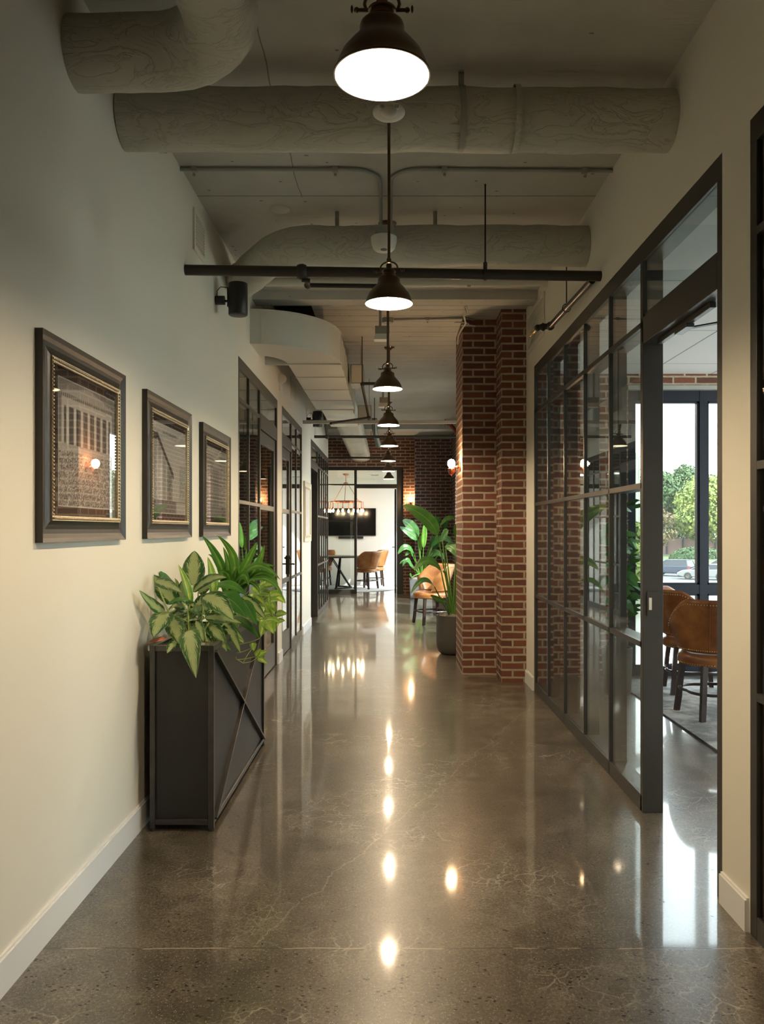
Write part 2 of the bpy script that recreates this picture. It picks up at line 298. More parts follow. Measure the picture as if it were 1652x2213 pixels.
# ---------------- mesh helpers ----------------
class G:
    def __init__(s): s.v = []; s.f = []; s.uv = {}; s.off = (0, 0); s.sm = set()
    def add(s, vs, fs, uvs=None, smooth=False):
        b = len(s.v); s.v += [Vector(p) for p in vs]
        for k, f in enumerate(fs):
            if uvs: s.uv[len(s.f)] = [uvs[i] for i in f]
            if smooth: s.sm.add(len(s.f))
            s.f.append([b+i for i in f])
    def box(s, x0, x1, y0, y1, z0, z1):
        s.add([(x, y, z) for z in (z0, z1) for y in (y0, y1) for x in (x0, x1)],
              [(0, 2, 3, 1), (4, 5, 7, 6), (0, 1, 5, 4), (2, 6, 7, 3), (0, 4, 6, 2), (1, 3, 7, 5)])
        return s
    def obox(s, c, size, m=Matrix.Identity(3)):
        a, b, d = (v/2 for v in size); c = Vector(c)
        s.add([c+m @ Vector((x, y, z)) for z in (-d, d) for y in (-b, b) for x in (-a, a)],
              [(0, 2, 3, 1), (4, 5, 7, 6), (0, 1, 5, 4), (2, 6, 7, 3), (0, 4, 6, 2), (1, 3, 7, 5)])
        return s
    def bar(s, a, b, w_, d_, up=(0, 0, 1)):
        a, b = Vector(a), Vector(b); y = (b-a).normalized(); x = y.cross(Vector(up))
        if x.length < 1e-4: x = y.cross(Vector((1, 0, 0)))
        x.normalize(); z = x.cross(y); m = Matrix((x, y, z)).transposed()
        return s.obox((a+b)/2, (w_, (b-a).length, d_), m)
    def tube(s, pts, r, n=12, cap=True):
        pts = [Vector(p) for p in pts]; rs = r if isinstance(r, (list, tuple)) else [r]*len(pts)
        vs = []; fr = None
        for i, p in enumerate(pts):
            d = (pts[min(i+1, len(pts)-1)]-pts[max(i-1, 0)]).normalized()
            if fr is None:
                fr = d.cross(Vector((0, 0, 1)) if abs(d.z) < .9 else Vector((1, 0, 0))).normalized()
            else: fr = (fr-d*fr.dot(d)).normalized()
            q = d.cross(fr)
            for k in range(n):
                a = 2*PI*k/n; vs.append(p+(fr*math.cos(a)+q*math.sin(a))*rs[i])
        fs = [(i*n+k, i*n+(k+1) % n, (i+1)*n+(k+1) % n, (i+1)*n+k) for i in range(len(pts)-1) for k in range(n)]
        s.add(vs, fs, smooth=True)
        if cap:
            b = len(s.v)-len(vs); s.f.append([b+k for k in range(n)][::-1]); s.f.append([b+(len(pts)-1)*n+k for k in range(n)])
        return s
    def lathe(s, prof, c=(0, 0, 0), n=32, m=Matrix.Identity(3), a0=0, a1=2*PI):
        c = Vector(c); full = abs(a1-a0-2*PI) < 1e-6; k_ = n if full else n+1; vs = []
        for r, z in prof:
            for k in range(k_):
                a = a0+(a1-a0)*k/n; vs.append(c+m @ Vector((r*math.cos(a), r*math.sin(a), z)))
        fs = []
        for i in range(len(prof)-1):
            for k in range(n):
                k2 = (k+1) % k_; fs.append((i*k_+k, i*k_+k2, (i+1)*k_+k2, (i+1)*k_+k))
        s.add(vs, fs, smooth=True); return s
    def ball(s, c, r, n=12, sq=(1, 1, 1)):
        c = Vector(c); vs = [c+Vector((0, 0, r*sq[2]))]
        for i in range(1, n):
            t_ = PI*i/n
            for k in range(2*n):
                a = PI*k/n; vs.append(c+Vector((r*sq[0]*math.sin(t_)*math.cos(a), r*sq[1]*math.sin(t_)*math.sin(a), r*sq[2]*math.cos(t_))))
        vs.append(c-Vector((0, 0, r*sq[2]))); m = 2*n; L = len(vs)-1
        fs = [(0, 1+k, 1+(k+1) % m) for k in range(m)]
        fs += [(1+i*m+k, 1+(i+1)*m+k, 1+(i+1)*m+(k+1) % m, 1+i*m+(k+1) % m) for i in range(n-2) for k in range(m)]
        fs += [(L, 1+(n-2)*m+(k+1) % m, 1+(n-2)*m+k) for k in range(m)]
        s.add(vs, fs, smooth=True); return s
    def grid(s, fn, nu, nv, closed_u=False, smooth=True):
        vs = [fn(i/nu, j/nv) for j in range(nv+1) for i in range(nu+1)]
        uv = [(i/nu, j/nv) for j in range(nv+1) for i in range(nu+1)]
        fs = [(j*(nu+1)+i, j*(nu+1)+i+1, (j+1)*(nu+1)+i+1, (j+1)*(nu+1)+i) for j in range(nv) for i in range(nu)]
        s.add(vs, fs, uv, smooth); return s
    def prism(s, poly, fn0, fn1):      # poly of 2-D points, two functions to 3-D
        n = len(poly); s.add([fn0(p) for p in poly]+[fn1(p) for p in poly],
              [tuple(range(n))[::-1], tuple(range(n, 2*n))]+[(i, (i+1) % n, n+(i+1) % n, n+i) for i in range(n)]); return s
def chain_loc(o):
    v = Vector((0, 0, 0))
    while o is not None: v += o.location; o = o.parent
    return v
def build(name, g, mat, parent=None, local=False, bevel=0, smooth=None, solid=0, colors=None):
    me = bpy.data.meshes.new(name); off = Vector((0, 0, 0)) if (local or parent is None) else chain_loc(parent)
    me.from_pydata([tuple(p-off) for p in g.v], [], g.f)
    uvl = me.uv_layers.new(name='UVMap')
    for pi, p in enumerate(me.polygons):
        if pi in g.uv:
            for li, q in zip(p.loop_indices, g.uv[pi]): uvl.data[li].uv = q
        else:
            n = p.normal; ax = max(range(3), key=lambda k: abs(n[k]))
            for li in p.loop_indices:
                q = g.v[me.loops[li].vertex_index]
                uvl.data[li].uv = ((q.x, q.z) if ax == 1 else (q.y, q.z) if ax == 0 else (q.x, q.y))
                if g.off != (0, 0): uvl.data[li].uv = (uvl.data[li].uv[0]-g.off[0], uvl.data[li].uv[1]-g.off[1])
        if pi in g.sm or smooth: p.use_smooth = True
    if g.sm or smooth: me.set_sharp_from_angle(angle=math.radians(50))
    if colors:
        ca = me.color_attributes.new('Col', 'FLOAT_COLOR', 'POINT')
        for i, c in enumerate(colors): ca.data[i].color = (c[0], c[1], c[2], 1)
    me.materials.append(MAT[mat] if isinstance(mat, str) else mat)
    o = bpy.data.objects.new(name, me); COL.objects.link(o)
    if parent is not None: o.parent = parent
    if bevel:
        b = o.modifiers.new('bevel', 'BEVEL'); b.width = bevel; b.segments = 2; b.limit_method = 'ANGLE'
    if solid:
        b = o.modifiers.new('thickness', 'SOLIDIFY'); b.thickness = solid; b.offset = 0
    return o
def thing(name, label, cat, loc=(0, 0, 0), rz=0, group=None):
    o = bpy.data.objects.new(name, None); COL.objects.link(o); o.location = loc; o.rotation_euler = (0, 0, rz)
    o.empty_display_size = .1; o['label'] = label; o['category'] = cat
    if group: o['group'] = group
    return o
def tag(o, label, cat, group=None, kind=None):
    o['label'] = label; o['category'] = cat
    if group: o['group'] = group
    if kind: o['kind'] = kind
    return o
def struct(name, g, mat, label=None, bevel=0):
    o = build(name, g, mat, bevel=bevel); o['kind'] = 'structure'
    if label: o['label'] = label
    return o
def dup(root, loc, rz, label, group=None):
    def cp(o, par):
        c = o.copy(); COL.objects.link(c); c.parent = par
        for ch in list(o.children): cp(ch, c)
        return c
    r = cp(root, None); r.location = loc; r.rotation_euler = (0, 0, rz); r['label'] = label
    if group: r['group'] = group
    return r
def px(x, y, Y): return Vector(((x-845)*Y/FP, Y, EYE-(y-1145)*Y/FP))   # a point of the photograph at the distance it has in the place
def arc(c, r, a0, a1, ax1, ax2, n=8):
    c, ax1, ax2 = Vector(c), Vector(ax1), Vector(ax2)
    return [c+ax1*r*math.cos(a0+(a1-a0)*k/n)+ax2*r*math.sin(a0+(a1-a0)*k/n) for k in range(n+1)]
# =================== the setting ===================
XL, XR, CZ = -1.178, 1.247, 3.43
struct('floor', G().box(-5, 6.3, -3, 21.2, -.2, 0), 'floor', 'polished concrete floor')
g = G()
g.box(-5, 6.4, -3, 7.15, CZ, CZ+.25); g.box(-.72, 1.75, 7.15, 8.9, CZ, CZ+.25); g.box(-5, XL-.02, 7.15, 8.9, CZ, CZ+.25); g.box(-5, 1.75, 8.9, 18.4, CZ, CZ+.25)
struct('ceiling', g, 'ceil', 'painted concrete ceiling slab')
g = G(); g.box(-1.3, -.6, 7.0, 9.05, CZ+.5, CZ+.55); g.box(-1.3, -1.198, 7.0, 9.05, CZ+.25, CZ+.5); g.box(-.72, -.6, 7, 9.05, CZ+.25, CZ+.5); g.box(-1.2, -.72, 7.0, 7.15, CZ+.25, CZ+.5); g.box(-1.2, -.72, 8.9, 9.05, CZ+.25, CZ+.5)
struct('trim_1', g, 'shade_dark', 'dark ceiling shaft above the curved duct')  # the shaft's darkness is put into its colour
struct('trim_2', G().box(-1.178, XR, 6.95, 7.15, 3.355, CZ), 'ceil', 'concrete beam soffit before the board-formed bay')
struct('trim_3', G().box(-3.5, 1.3, 15.45, 15.8, 3.30, CZ), 'ceil', 'deep concrete beam near the far end')
# left wall
g = G(); t_ = XL-.16
g.box(t_, XL, -3, 6.318, 0, CZ); g.box(t_, XL, 8.51, 8.85, 0, CZ); g.box(t_, XL, 10.86, 12.05, 0, CZ)
g.box(t_, XL, 6.318, 8.51, 2.746, CZ); g.box(t_, XL, 8.85, 10.86, 2.746, CZ); g.box(t_, XL, 12.05, 15.40, 2.746, CZ)
struct('wall_left', g, 'wall', 'long cream plaster wall')
g = G()
for a, b in ((-3, 6.29), (8.53, 8.83), (10.88, 12.03)):
    g.box(XL, XL+.015, a, b, 0, .11); g.box(XL, XL+.009, a, b, .11, .118)
struct('baseboard_left', g, 'base')
# right wall
g = G()
g.box(XR, XR+.16, -3, -1.2, 0, CZ); g.box(XR, XR+.16, 2.84, 3.08, 0, CZ); g.box(XR, XR+.16, 7.12, 7.54, 0, CZ)
g.box(XR, XR+.16, -1.2, 2.84, 2.82, CZ); g.box(XR, XR+.16, 3.08, 7.12, 2.82, CZ)
struct('wall_right', g, 'wall', 'cream plaster wall over the glazing')
g = G(); g.box(XR-.015, XR, 2.85, 3.075, 0, .11); g.box(XR-.009, XR, 2.85, 3.075, .11, .118)
g.box(XR-.015, XR, 7.13, 7.52, 0, .11); g.box(XR-.009, XR, 7.13, 7.52, .11, .118)
struct('baseboard_right', g, 'base')
struct('wall_behind', G().box(-5, 6.4, -3.2, -3, 0, CZ), 'wall')
# rooms behind the left glazing, their dimness painted into walls and ceiling
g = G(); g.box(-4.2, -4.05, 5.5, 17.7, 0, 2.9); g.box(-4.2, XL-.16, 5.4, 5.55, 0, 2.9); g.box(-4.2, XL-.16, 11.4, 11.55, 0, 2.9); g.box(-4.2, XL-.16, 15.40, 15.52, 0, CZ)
struct('wall_left_rooms', g, 'shade_dark')
struct('ceiling_left_rooms', G().box(-4.2, XL-.16, 5.4, 15.5, 2.9, 2.98), 'shade_dark')
struct('wall_passage_end', G().box(-4.4, -4.2, 15.4, 21, 0, CZ), 'white_wall')
# brick pillar and pilaster beside the office
g = G(); g.off = (.690-.1067, .015); g.box(.690, 1.10, 7.89, 8.65, 0, CZ)
struct('wall_pillar', g, 'bricks', 'free-standing red brick pillar')
g = G(); g.off = (1.018, .045); g.box(1.018, 1.405, 7.535, 8.45, 0, CZ)
struct('wall_pilaster', g, 'bricks', 'brick pilaster against the office wall')
# alcove wall with windows (on the right), its far end
g = G(); a, b = 1.30, 1.60
g.box(a, b, 8.45, 10.55, 0, CZ); g.box(a, b, 12.95, 14.45, 0, CZ); g.box(a, b, 16.45, 17.5, 0, CZ)
for y0, y1 in ((10.55, 12.95), (14.45, 16.45)): g.box(a, b, y0, y1, 0, .45); g.box(a, b, y0, y1, 2.75, CZ)
struct('wall_alcove', g, 'bricks_p', 'brick outer wall of the alcove')
g = G(); g.box(.514, 1.60, 17.5, 18.05, 0, CZ)
struct('wall_far_pilaster', g, 'bricks_p')
# far brick wall over and beside the conference room glazing
g = G(); g.box(-4.2, .273, 17.9, 18.05, 2.775, CZ); g.box(.273, .514, 17.9, 18.05, 0, CZ)
struct('wall_far', g, 'bricks', 'far red brick wall')
g = G(); g.box(-4.2, -2.15, 17.9, 18.05, 0, 2.775); struct('wall_far_left', g, 'bricks')
# conference room shell
g = G(); g.box(-4.2, 1.5, 20.9, 21.1, 0, 3.0); g.box(1.25, 1.40, 18.05, 18.4, 0, 3); g.box(1.25, 1.40, 20.7, 20.9, 0, 3); g.box(1.25, 1.40, 18.4, 20.7, 0, .4); g.box(1.25, 1.40, 18.4, 20.7, 2.6, 3)
struct('wall_conference', g, 'white_wall')
struct('ceiling_conference', G().box(-4.2, 1.5, 18.05, 21.1, 2.72, 2.8), 'white_wall')
struct('baseboard_conference', G().box(-4.2, 1.25, 20.885, 20.9, 0, .13), 'white_wall')
# office shell
g = G(); g.off = (.03, .0)
g.box(XR+.16, 2.26, 7.80, 8.1, 0, 3.0); g.box(2.26, 6.3, 7.80, 8.1, 2.74, 3.0); g.box(6.0, 6.3, 7.80, 8.1, 0, 2.74)
struct('wall_office_far', g, 'bricks', 'brick outer wall of the office')
g = G(); g.box(XR+.16, 6.2, 2.88, 3.02, 0, 2.885); g.box(6.0, 6.2, -3, 3.1, 0, 3); g.box(6.0, 6.2, 7.4, 7.8, 0, 3); g.box(6.0, 6.2, 3.1, 7.4, 0, .2); g.box(6, 6.2, 3.1, 7.4, 2.75, 3)  # first box: unseen cross wall added to block daylight from the near corridor
struct('wall_office_side', g, 'white_wall')
struct('ceiling_office', G().box(XR+.16, 6.2, -3, 7.8, 2.885, 2.96), 'tile', 'suspended tile ceiling of the office')
# windows
def window(n, g_, panes, label, mat='black_frame'):
    f = struct('window_%d' % n, g_, mat, label)
    for p in panes: build('pane', p, 'glass_clear', f)
    return f
g = G()
Z0, Z1 = .0, 2.735
for x in (2.26, 2.965, 4.35, 5.93): g.box(x, x+.075, 7.855, 7.965, Z0, Z1)
g.box(2.26, 6.0, 7.86, 7.96, Z0, .085); g.box(2.26, 6, 7.86, 7.96, .785, .875); g.box(2.26, 6, 7.86, 7.96, 2.635, Z1)
for x in (2.335, 3.04, 4.425):
    x1 = {2.335: 2.965, 3.04: 4.35, 4.425: 5.93}[x]
    for za, zb in ((.085, .785), (.875, 2.635)):
        g.box(x, x+.02, 7.875, 7.93, za, zb); g.box(x1-.02, x1, 7.875, 7.93, za, zb); g.box(x, x1, 7.875, 7.93, za, za+.018); g.box(x, x1, 7.875, 7.93, zb-.018, zb)
window(1, g, [G().box(2.335, 2.965, 7.90, 7.906, .085, 2.635), G().box(3.04, 4.35, 7.90, 7.906, .085, 2.635), G().box(4.425, 5.93, 7.90, 7.906, .085, 2.635)], 'black framed office window wall')
struct('trim_4', G().box(2.26, 6.0, 7.79, 7.86, 2.735, 2.775), 'grey_metal', 'grey steel lintel over the office window')
for n, (xa, y0, y1, z0, z1, w2) in enumerate(((1.42, 10.55, 12.95, .45, 2.75, .05), (1.42, 14.45, 16.45, .45, 2.75, .05), (1.30, 18.4, 20.7, .4, 2.6, .05), (6.05, 3.1, 7.4, .2, 2.75, .06))):  # third window is unseen, added to bring daylight into the meeting room
    g = G(); ym = (y0+y1)/2
    for y in ((y0, y1-w2, ym-w2/2) if n < 3 else (y0, y1-w2, 4.5, 6.0)): g.box(xa-.004, xa+.074, y, y+w2, z0, z1)
    g.box(xa, xa+.07, y0, y1, z0, z0+w2); g.box(xa, xa+.07, y0, y1, z1-w2, z1); g.box(xa, xa+.07, y0, y1, 1.0, 1.05)
    window(n+2, g, [G().box(xa+.03, xa+.036, y0, y1, z0, z1)], 'black framed window in the outer wall')
# =================== glazed partitions ===================
def partition(label, side, y0, y1, ztop, cols, door=None, mat='frame', group=None, loc=None, zs=(.829, 1.62, 2.42)):
    """cols: y positions of mullions; door: (ya, yb, open)"""
    xa, xb = (XR, XR+.10) if side > 0 else (XL-.10, XL)
    xg = XR+.014 if side > 0 else XL-.014
    r = thing('glass_partition', label, 'glass partition', ((xa+xb)/2, (y0+y1)/2, 0))
    f = G()
    f.box(xa, xb, y0, y1, ztop-.09, ztop)
    f.box(xa, xb, y0, y0+.05, 0, ztop-.09); f.box(xa, xb, y1-.05, y1, 0, ztop-.09)
    spans = [y0+.05]+[c for c in cols]+[y1-.05]
    da, db = (door[0], door[1]) if door else (None, None)
    fb = []
    for a, b in zip(spans[:-1], spans[1:]):
        isd = door and abs((a+b)/2-(da+db)/2) < .3
        if not isd: f.box(xa, xb, a, b, 0, .08)
        fb.append((a, b, isd))
    build('frame', f, mat, r, bevel=.002)
    for c in cols:
        w_ = .011 if not (door and (abs(c-da) < .08 or abs(c-db) < .08)) else .022
        build('mullion', G().box(xa, xb, c-w_, c+w_, 0, ztop-.09), mat, r, bevel=.002)
    for a, b, isd in fb:
        if isd:
            build('transom', G().box(xa, xb, a, b, 2.32, 2.45).box(xa+.01, xb-.01, a, b, 2.45, 2.47), mat, r, bevel=.002)
            build('pane', G().box(xg-.003, xg+.003, a, b, 2.47, ztop-.09), 'glass', r)
        else:
            for z in zs:
                xs = (xa, xa+.03) if side > 0 else (xb-.03, xb)
                build('glazing_bar', G().box(xa, xb, a, b, z-.014, z+.014), mat, r)
            build('pane', G().box(xg-.003, xg+.003, a, b, .08, ztop-.09), 'glass', r)
    return r
Pr = partition('tall dark framed glass partition on the right with an open doorway', 1, 3.08, 7.12, 2.82, [4.07, 4.68, 5.29, 5.90, 6.51], (3.13, 4.07))
# strike plate on the doorway post
sp_ = G(); sp_.box(XR+.018, XR+.082, 4.0385-.002, 4.0385, .975, 1.095)
build('strike_plate', sp_, 'frame', Pr)
build('latch_hole', G().box(XR+.026, XR+.040, 4.0355, 4.0380, 1.005, 1.065), 'white_pl', Pr)
dc = thing('door_closer', 'slim metal door closer arm under the right doorway header', 'door closer', (XR+.08, 3.6, 2.32))
build('track', G().box(XR+.04, XR+.065, 3.30, 3.95, 2.296, 2.319), 'frame', dc, bevel=.002)
build('arm', G().bar((XR+.05, 3.62, 2.288), (XR+.36, 3.30, 2.286), .025, .006), 'steel', dc)
build('slide_block', G().box(XR+.035, XR+.07, 3.55, 3.70, 2.280, 2.296), 'steel_edge', dc)
partition('dark framed glass partition at the right edge of the photo', 1, -1.2, 2.84, 2.82, [-.4, .4, 1.2, 2.0])
P1 = partition('bronze framed glass partition just behind the leafy planter, its door closed', -1, 6.318, 8.51, 2.746, [6.82, 7.39], (7.39, 8.46), 'frame_l')
P2 = partition('bronze framed glass partition between the two white piers on the left, its door closed', -1, 8.85, 10.86, 2.746, [9.72, 10.25], (8.90, 9.72), 'frame_l')
P3 = partition('last glass partition on the left wall, its doorway open', -1, 12.05, 15.40, 2.746, [13.2, 13.63, 14.07, 14.51, 14.95], (12.10, 13.2), 'frame')
def leaf_door(n, ya, yb, hy, label):      # closed framed glass door on the left wall
    g = G(); xa, xb = XL-.06, XL-.015
    g.box(xa, xb, ya, ya+.09, .01, 2.315); g.box(xa, xb, yb-.09, yb, .01, 2.315)
    g.box(xa, xb, ya+.09, yb-.09, .01, .25); g.box(xa, xb, ya+.09, yb-.09, 2.20, 2.315); g.box(xa, xb, ya+.09, yb-.09, 1.585, 1.635); g.box(xa, xb, ya+.09, yb-.09, .80, .85)
    d = struct('door_%d' % n, g, 'frame_l', label, bevel=.002)
    build('pane', G().box(XL-.035, XL-.029, ya+.09, yb-.09, .25, 2.2), 'glass', d)
    h = G(); h.box(XL-.015, XL-.006, hy-.02, hy+.02, .88, 1.10); h.tube([(XL-.006, hy, 1.0), (XL+.045, hy, 1.0), (XL+.05, hy-.10, 1.0)], .009, 10)
    h.ball((XL+.0, hy, 1.07), .014, 8)
    build('door_handle', h, 'black_pl', d)
leaf_door(1, 7.41, 8.44, 7.50, 'closed glass door in the first left partition')
leaf_door(2, 8.92, 9.69, 9.60, 'closed glass door in the second left partition')
# far partition facing the camera
def far_partition():
    y0, y1, zt = 17.93, 18.03, 2.775
    r = thing('glass_partition', 'dark framed glass front of the meeting room at the far end, doorway open', 'glass partition', (-.9, 17.98, 0))
    f = G(); f.box(-2.15, .273, y0, y1, zt-.07, zt); f.box(-2.15, -2.09, y0, y1, 0, zt-.07); f.box(.13, .273, y0, y1, 0, zt-.07); f.box(-2.09, -.80, y0, y1, 0, .09)
    build('frame', f, 'frame', r, bevel=.002)
    build('mullion', G().box(-.80, -.745, y0, y1, 0, zt-.07), 'frame', r)
    build('transom', G().box(-.745, .13, y0, y1, 2.31, 2.40), 'frame', r)
    for x in (-1.45,): build('mullion', G().box(x-.012, x+.012, y0, y1, .09, zt-.07), 'frame', r)
    for a, b in ((-2.09, -1.462), (-1.438, -.80)):
        for z in (.80, 1.60, 2.39): build('glazing_bar', G().box(a, b, y0, y1, z-.015, z+.015), 'frame', r)
        build('pane', G().box(a, b, y0+.02, y0+.026, .09, zt-.07), 'glass_clear', r)
    build('pane', G().box(-.745, .13, y0+.02, y0+.026, 2.40, zt-.07), 'glass_clear', r)
far_partition()
g = G(); g.box(.085, .125, 18.04, 18.13, .01, 2.3); g.box(.085, .125, 18.83, 18.92, .01, 2.3); g.box(.085, .125, 18.13, 18.83, .01, .2); g.box(.085, .125, 18.13, 18.83, 2.2, 2.3)
d3 = struct('door_3', g, 'frame', 'open glass door of the far meeting room, seen edge on', bevel=.002)
build('pane', G().box(.102, .108, 18.13, 18.83, .2, 2.2), 'glass_clear', d3)
build('door_handle', G().box(.03, .085, 18.84, 18.86, .99, 1.01).box(.03, .045, 18.74, 18.86, .99, 1.01), 'black_pl', d3)
# =================== pendants ===================
def make_pendant(top):
    """origin at the rim centre; rim radius .1"""
    r = thing('pendant_lamp', '', 'pendant lamp', (0, 0, 0))
    s = .1
    out = [(1.0, 0), (1.005, .03), (.95, .09), (.92, .22), (.83, .42), (.67, .62), (.50, .80), (.455, .92), (.46, 1.0), (.44, 1.07), (.34, 1.13), (.27, 1.15)]
    inn = [(.255, 1.10), (.40, .98), (.44, .80), (.62, .60), (.79, .40), (.885, .21), (.93, .07), (.965, .0), (1.0, 0)]
    build('lamp_shade', G().lathe([(a*s, b*s) for a, b in out], n=48), 'bronze', r, local=True)
    build('shade_lining', G().lathe([(a*s, b*s) for a, b in inn], n=48), 'enamel', r, local=True)
    g = G().lathe([(a*s, b*s) for a, b in ((.27, 1.14), (.28, 1.16), (.25, 1.19), (.25, 1.30), (.29, 1.32), (.28, 1.38), (.22, 1.42), (.12, 1.44), (.12, 1.62), (.09, 1.66))], n=24)
    build('socket_collar', g, 'bronze', r, local=True)
    build('collar_ring', G().lathe([(.0255, .133), (.0295, .1335), (.0295, .136), (.0255, .1365)], n=24).lathe([(.0255, .1185), (.0285, .119), (.0285, .121), (.0255, .1215)], n=24), 'bronze_trim', r, local=True)
    yk = [(.032, 0, .135)]+[(math.cos(a)*.036, 0, .148+math.sin(a)*.026) for a in [PI*k/10 for k in range(11)]]+[(-.032, 0, .135)]
    g = G().tube(yk, .0035, 8).tube([(-.056, 0, .136), (.056, 0, .136)], .004, 8)
    for sx_ in (-1, 1): g.ball((sx_*.052, 0, .136), .006, 6).ball((sx_*.062, 0, .138), .005, 6, (.6, 1, 1.6))
    build('yoke', g, 'bronze', r, local=True)
    build('bulb', G().ball((0, 0, .040), .030, 10), 'lamp', r, local=True)
    build('down_rod', G().tube([(0, 0, .16), (0, 0, top)], .0062, 12).lathe([(.006, .166), (.010, .17), (.010, .185), (.006, .19)], n=12), 'bronze', r, local=True)
    build('canopy', G().lathe([(.008, top-.035), (.05, top-.02), (.062, top), (0, top)], n=24), 'bronze', r, local=True)
    return r
rims = [(826, 165, 210), (841, 657, 103), (838, 841, 64.5), (840, 919.5, 49.7), (842, 964, 39.5), (840, 996.5, 32.5), (840.5, 1018.5, 27.5), (841, 1035, 24.5)]
zr = 2.332
labs = ['bronze dome pendant nearest the camera, largest, cut by the top edge', 'second bronze pendant, just in front of the thick black pipe', 'third bronze pendant from the camera, below the small hanging box',
        'fourth bronze pendant, beside the boxy white duct', 'fifth bronze pendant down the corridor row', 'sixth bronze pendant, against the far brick', 'seventh bronze pendant, over the far transom glass', 'farthest and smallest of the bronze pendants']
pen = None
for k, (x, y, w_) in enumerate(rims):
    Y = (zr-EYE)*FP/(1145-y); X = (x-845)*Y/FP
    if pen is None: pen = make_pendant(CZ-zr); pen.location = (X, Y, zr); pen['label'] = labs[0]; pen['group'] = 'row of bronze pendants'
    else: dup(pen, (X, Y, zr), R.uniform(-.5, .5), labs[k], 'row of bronze pendants')
# =================== ducts and pipes ===================
def wob_tube(g, pts, r, n=28, sub=.05, amp=.006):
    P = [Vector(p) for p in pts]; dense = [P[0]]
    for a, b in zip(P[:-1], P[1:]):
        k = max(1, int((b-a).length/sub))
        for i in range(1, k+1): dense.append(a.lerp(b, i/k))
    b0 = len(g.v); g.tube(dense, r, n)
    for i in range(b0, len(g.v)):
        p = g.v[i]; j = (i-b0)//n; c = dense[min(j, len(dense)-1)]
        d = p-c; 
        if d.length > 1e-5: g.v[i] = c+d*(1+amp/r*(noise.noise(p*5)*1.2+noise.noise(p*19)*.5+.5*max(0, noise.noise(Vector((j*.9, 0, 3))))))
    return g
dA = thing('wrapped_duct', 'fat wrapped round duct bending towards the camera, top left corner', 'duct', (-.9, 3.03, 3.18))
pts = [(-1.20, 3.05, 3.175), (-.88, 3.05, 3.175)]+arc((-.88, 2.75, 3.175), .30, PI/2, 0, (1, 0, 0), (0, 1, 0), 8)[1:]+[(-.58, 1.2, 3.175)]
build('duct', wob_tube(G(), pts, .132), 'wrap', dA)
dB = thing('wrapped_duct', 'long wrapped round duct straight across, behind the nearest pendant', 'duct', (0, 3.62, 3.2))
build('duct', wob_tube(G(), [(-1.177, 3.60, 3.205), (1.246, 3.66, 3.225)], .132), 'wrap', dB)
for x in (-1.02, .0, .55): build('tape_band', G().lathe([(.136, -.012), (.1385, -.012), (.1385, .012), (.136, .012)], (x, 3.62, 3.215), 28, Matrix.Rotation(PI/2, 3, 'Y')), 'wrap', dB)
build('strap', G().box(.30, .325, 3.63, 3.635, 3.34, CZ).lathe([(.134, -.012), (.1365, -.012), (.1365, .012), (.134, .012)], (.3125, 3.63, 3.217), 28, Matrix.Rotation(PI/2, 3, 'Y')), 'grey_metal', dB)
dC = thing('wrapped_duct', 'wrapped round duct with an elbow, above the thick black pipe', 'duct', (0, 5.33, 3.25))
pts = [(1.245, 5.22, 3.209), (-.45, 5.22, 3.209)]+arc((-.45, 5.62, 3.209), .40, -PI/2, -PI/2-math.radians(58), (1, 0, 0), (0, 1, 0), 7)[1:]+[(-1.21, 6.16, 3.209)]
build('duct', wob_tube(G(), pts, .125, amp=.008), 'wrap', dC)
for x in (-.355, .27): build('strap', G().box(x, x+.025, 5.22, 5.225, 3.32, CZ), 'grey_metal', dC)
# boxy duct emerging from left wall, curved
dD = thing('sheet_metal_duct', 'large white sheet metal duct curving out of the left wall', 'duct', (-.9, 7.5, 3.1))
z0, z1 = 2.958, 3.24
n = 14; ro = [(-1.178-.03, 6.84)]; outer = []; inner = []
for k in range(n+1):
    a = PI/2*k/n; outer.append((-1.178+(.709)*math.sin(a), 7.69-.85*math.cos(a))); inner.append((-1.178+.209*math.sin(a), 7.69-.35*math.cos(a)))
poly = outer+inner[::-1]
g = G(); m_ = len(poly)
g.add([(p[0], p[1], z) for z in (z0, z1) for p in poly], [(k, (k+1) % m_, m_+(k+1) % m_, m_+k) for k in range(m_)])
for k in range(n):
    for z in (z0, z1): g.add([(outer[k][0], outer[k][1], z), (outer[k+1][0], outer[k+1][1], z), (inner[k+1][0], inner[k+1][1], z), (inner[k][0], inner[k][1], z)], [(0, 1, 2, 3)])
build('elbow', g, 'white_metal', dD, smooth=True)
g = G()
for z in (z0-.004, z1-.006):
    for k in range(n): g.bar((outer[k][0]+.002, outer[k][1]-.002, z+.005), (outer[k+1][0]+.002, outer[k+1][1]-.002, z+.005), .012, .012)
g.box(-1.178, -.465, 7.672, 7.70, z0-.012, z1+.008); g.bar((-1.09, 6.85, z0-.003), (-1.09, 6.85, z1), .02, .01, (0, 1, 0))
build('seam', g, 'white_metal', dD)
build('trunk', G().box(-.969, -.469, 7.70, 10.65, z0, z1), 'white_metal', dD, bevel=.004)
for y in (8.35, 9.1, 9.85, 10.6): build('flange', G().box(-.975, -.463, y, y+.02, z0-.007, z1+.006), 'white_metal', dD)
for y in (8.0, 8.75, 9.5, 10.25): build('side_seam', G().box(-.46-.009, -.4645, y, y+.006, z0, z1), 'white_metal', dD)
build('reducer', G().box(-.92, -.50, 10.65, 12.6, 2.985, 3.22), 'white_metal', dD, bevel=.004)
dE = thing('wrapped_duct', 'pale wrapped duct running to the far brick wall', 'duct', (-.6, 15, 3.0))
g = G()
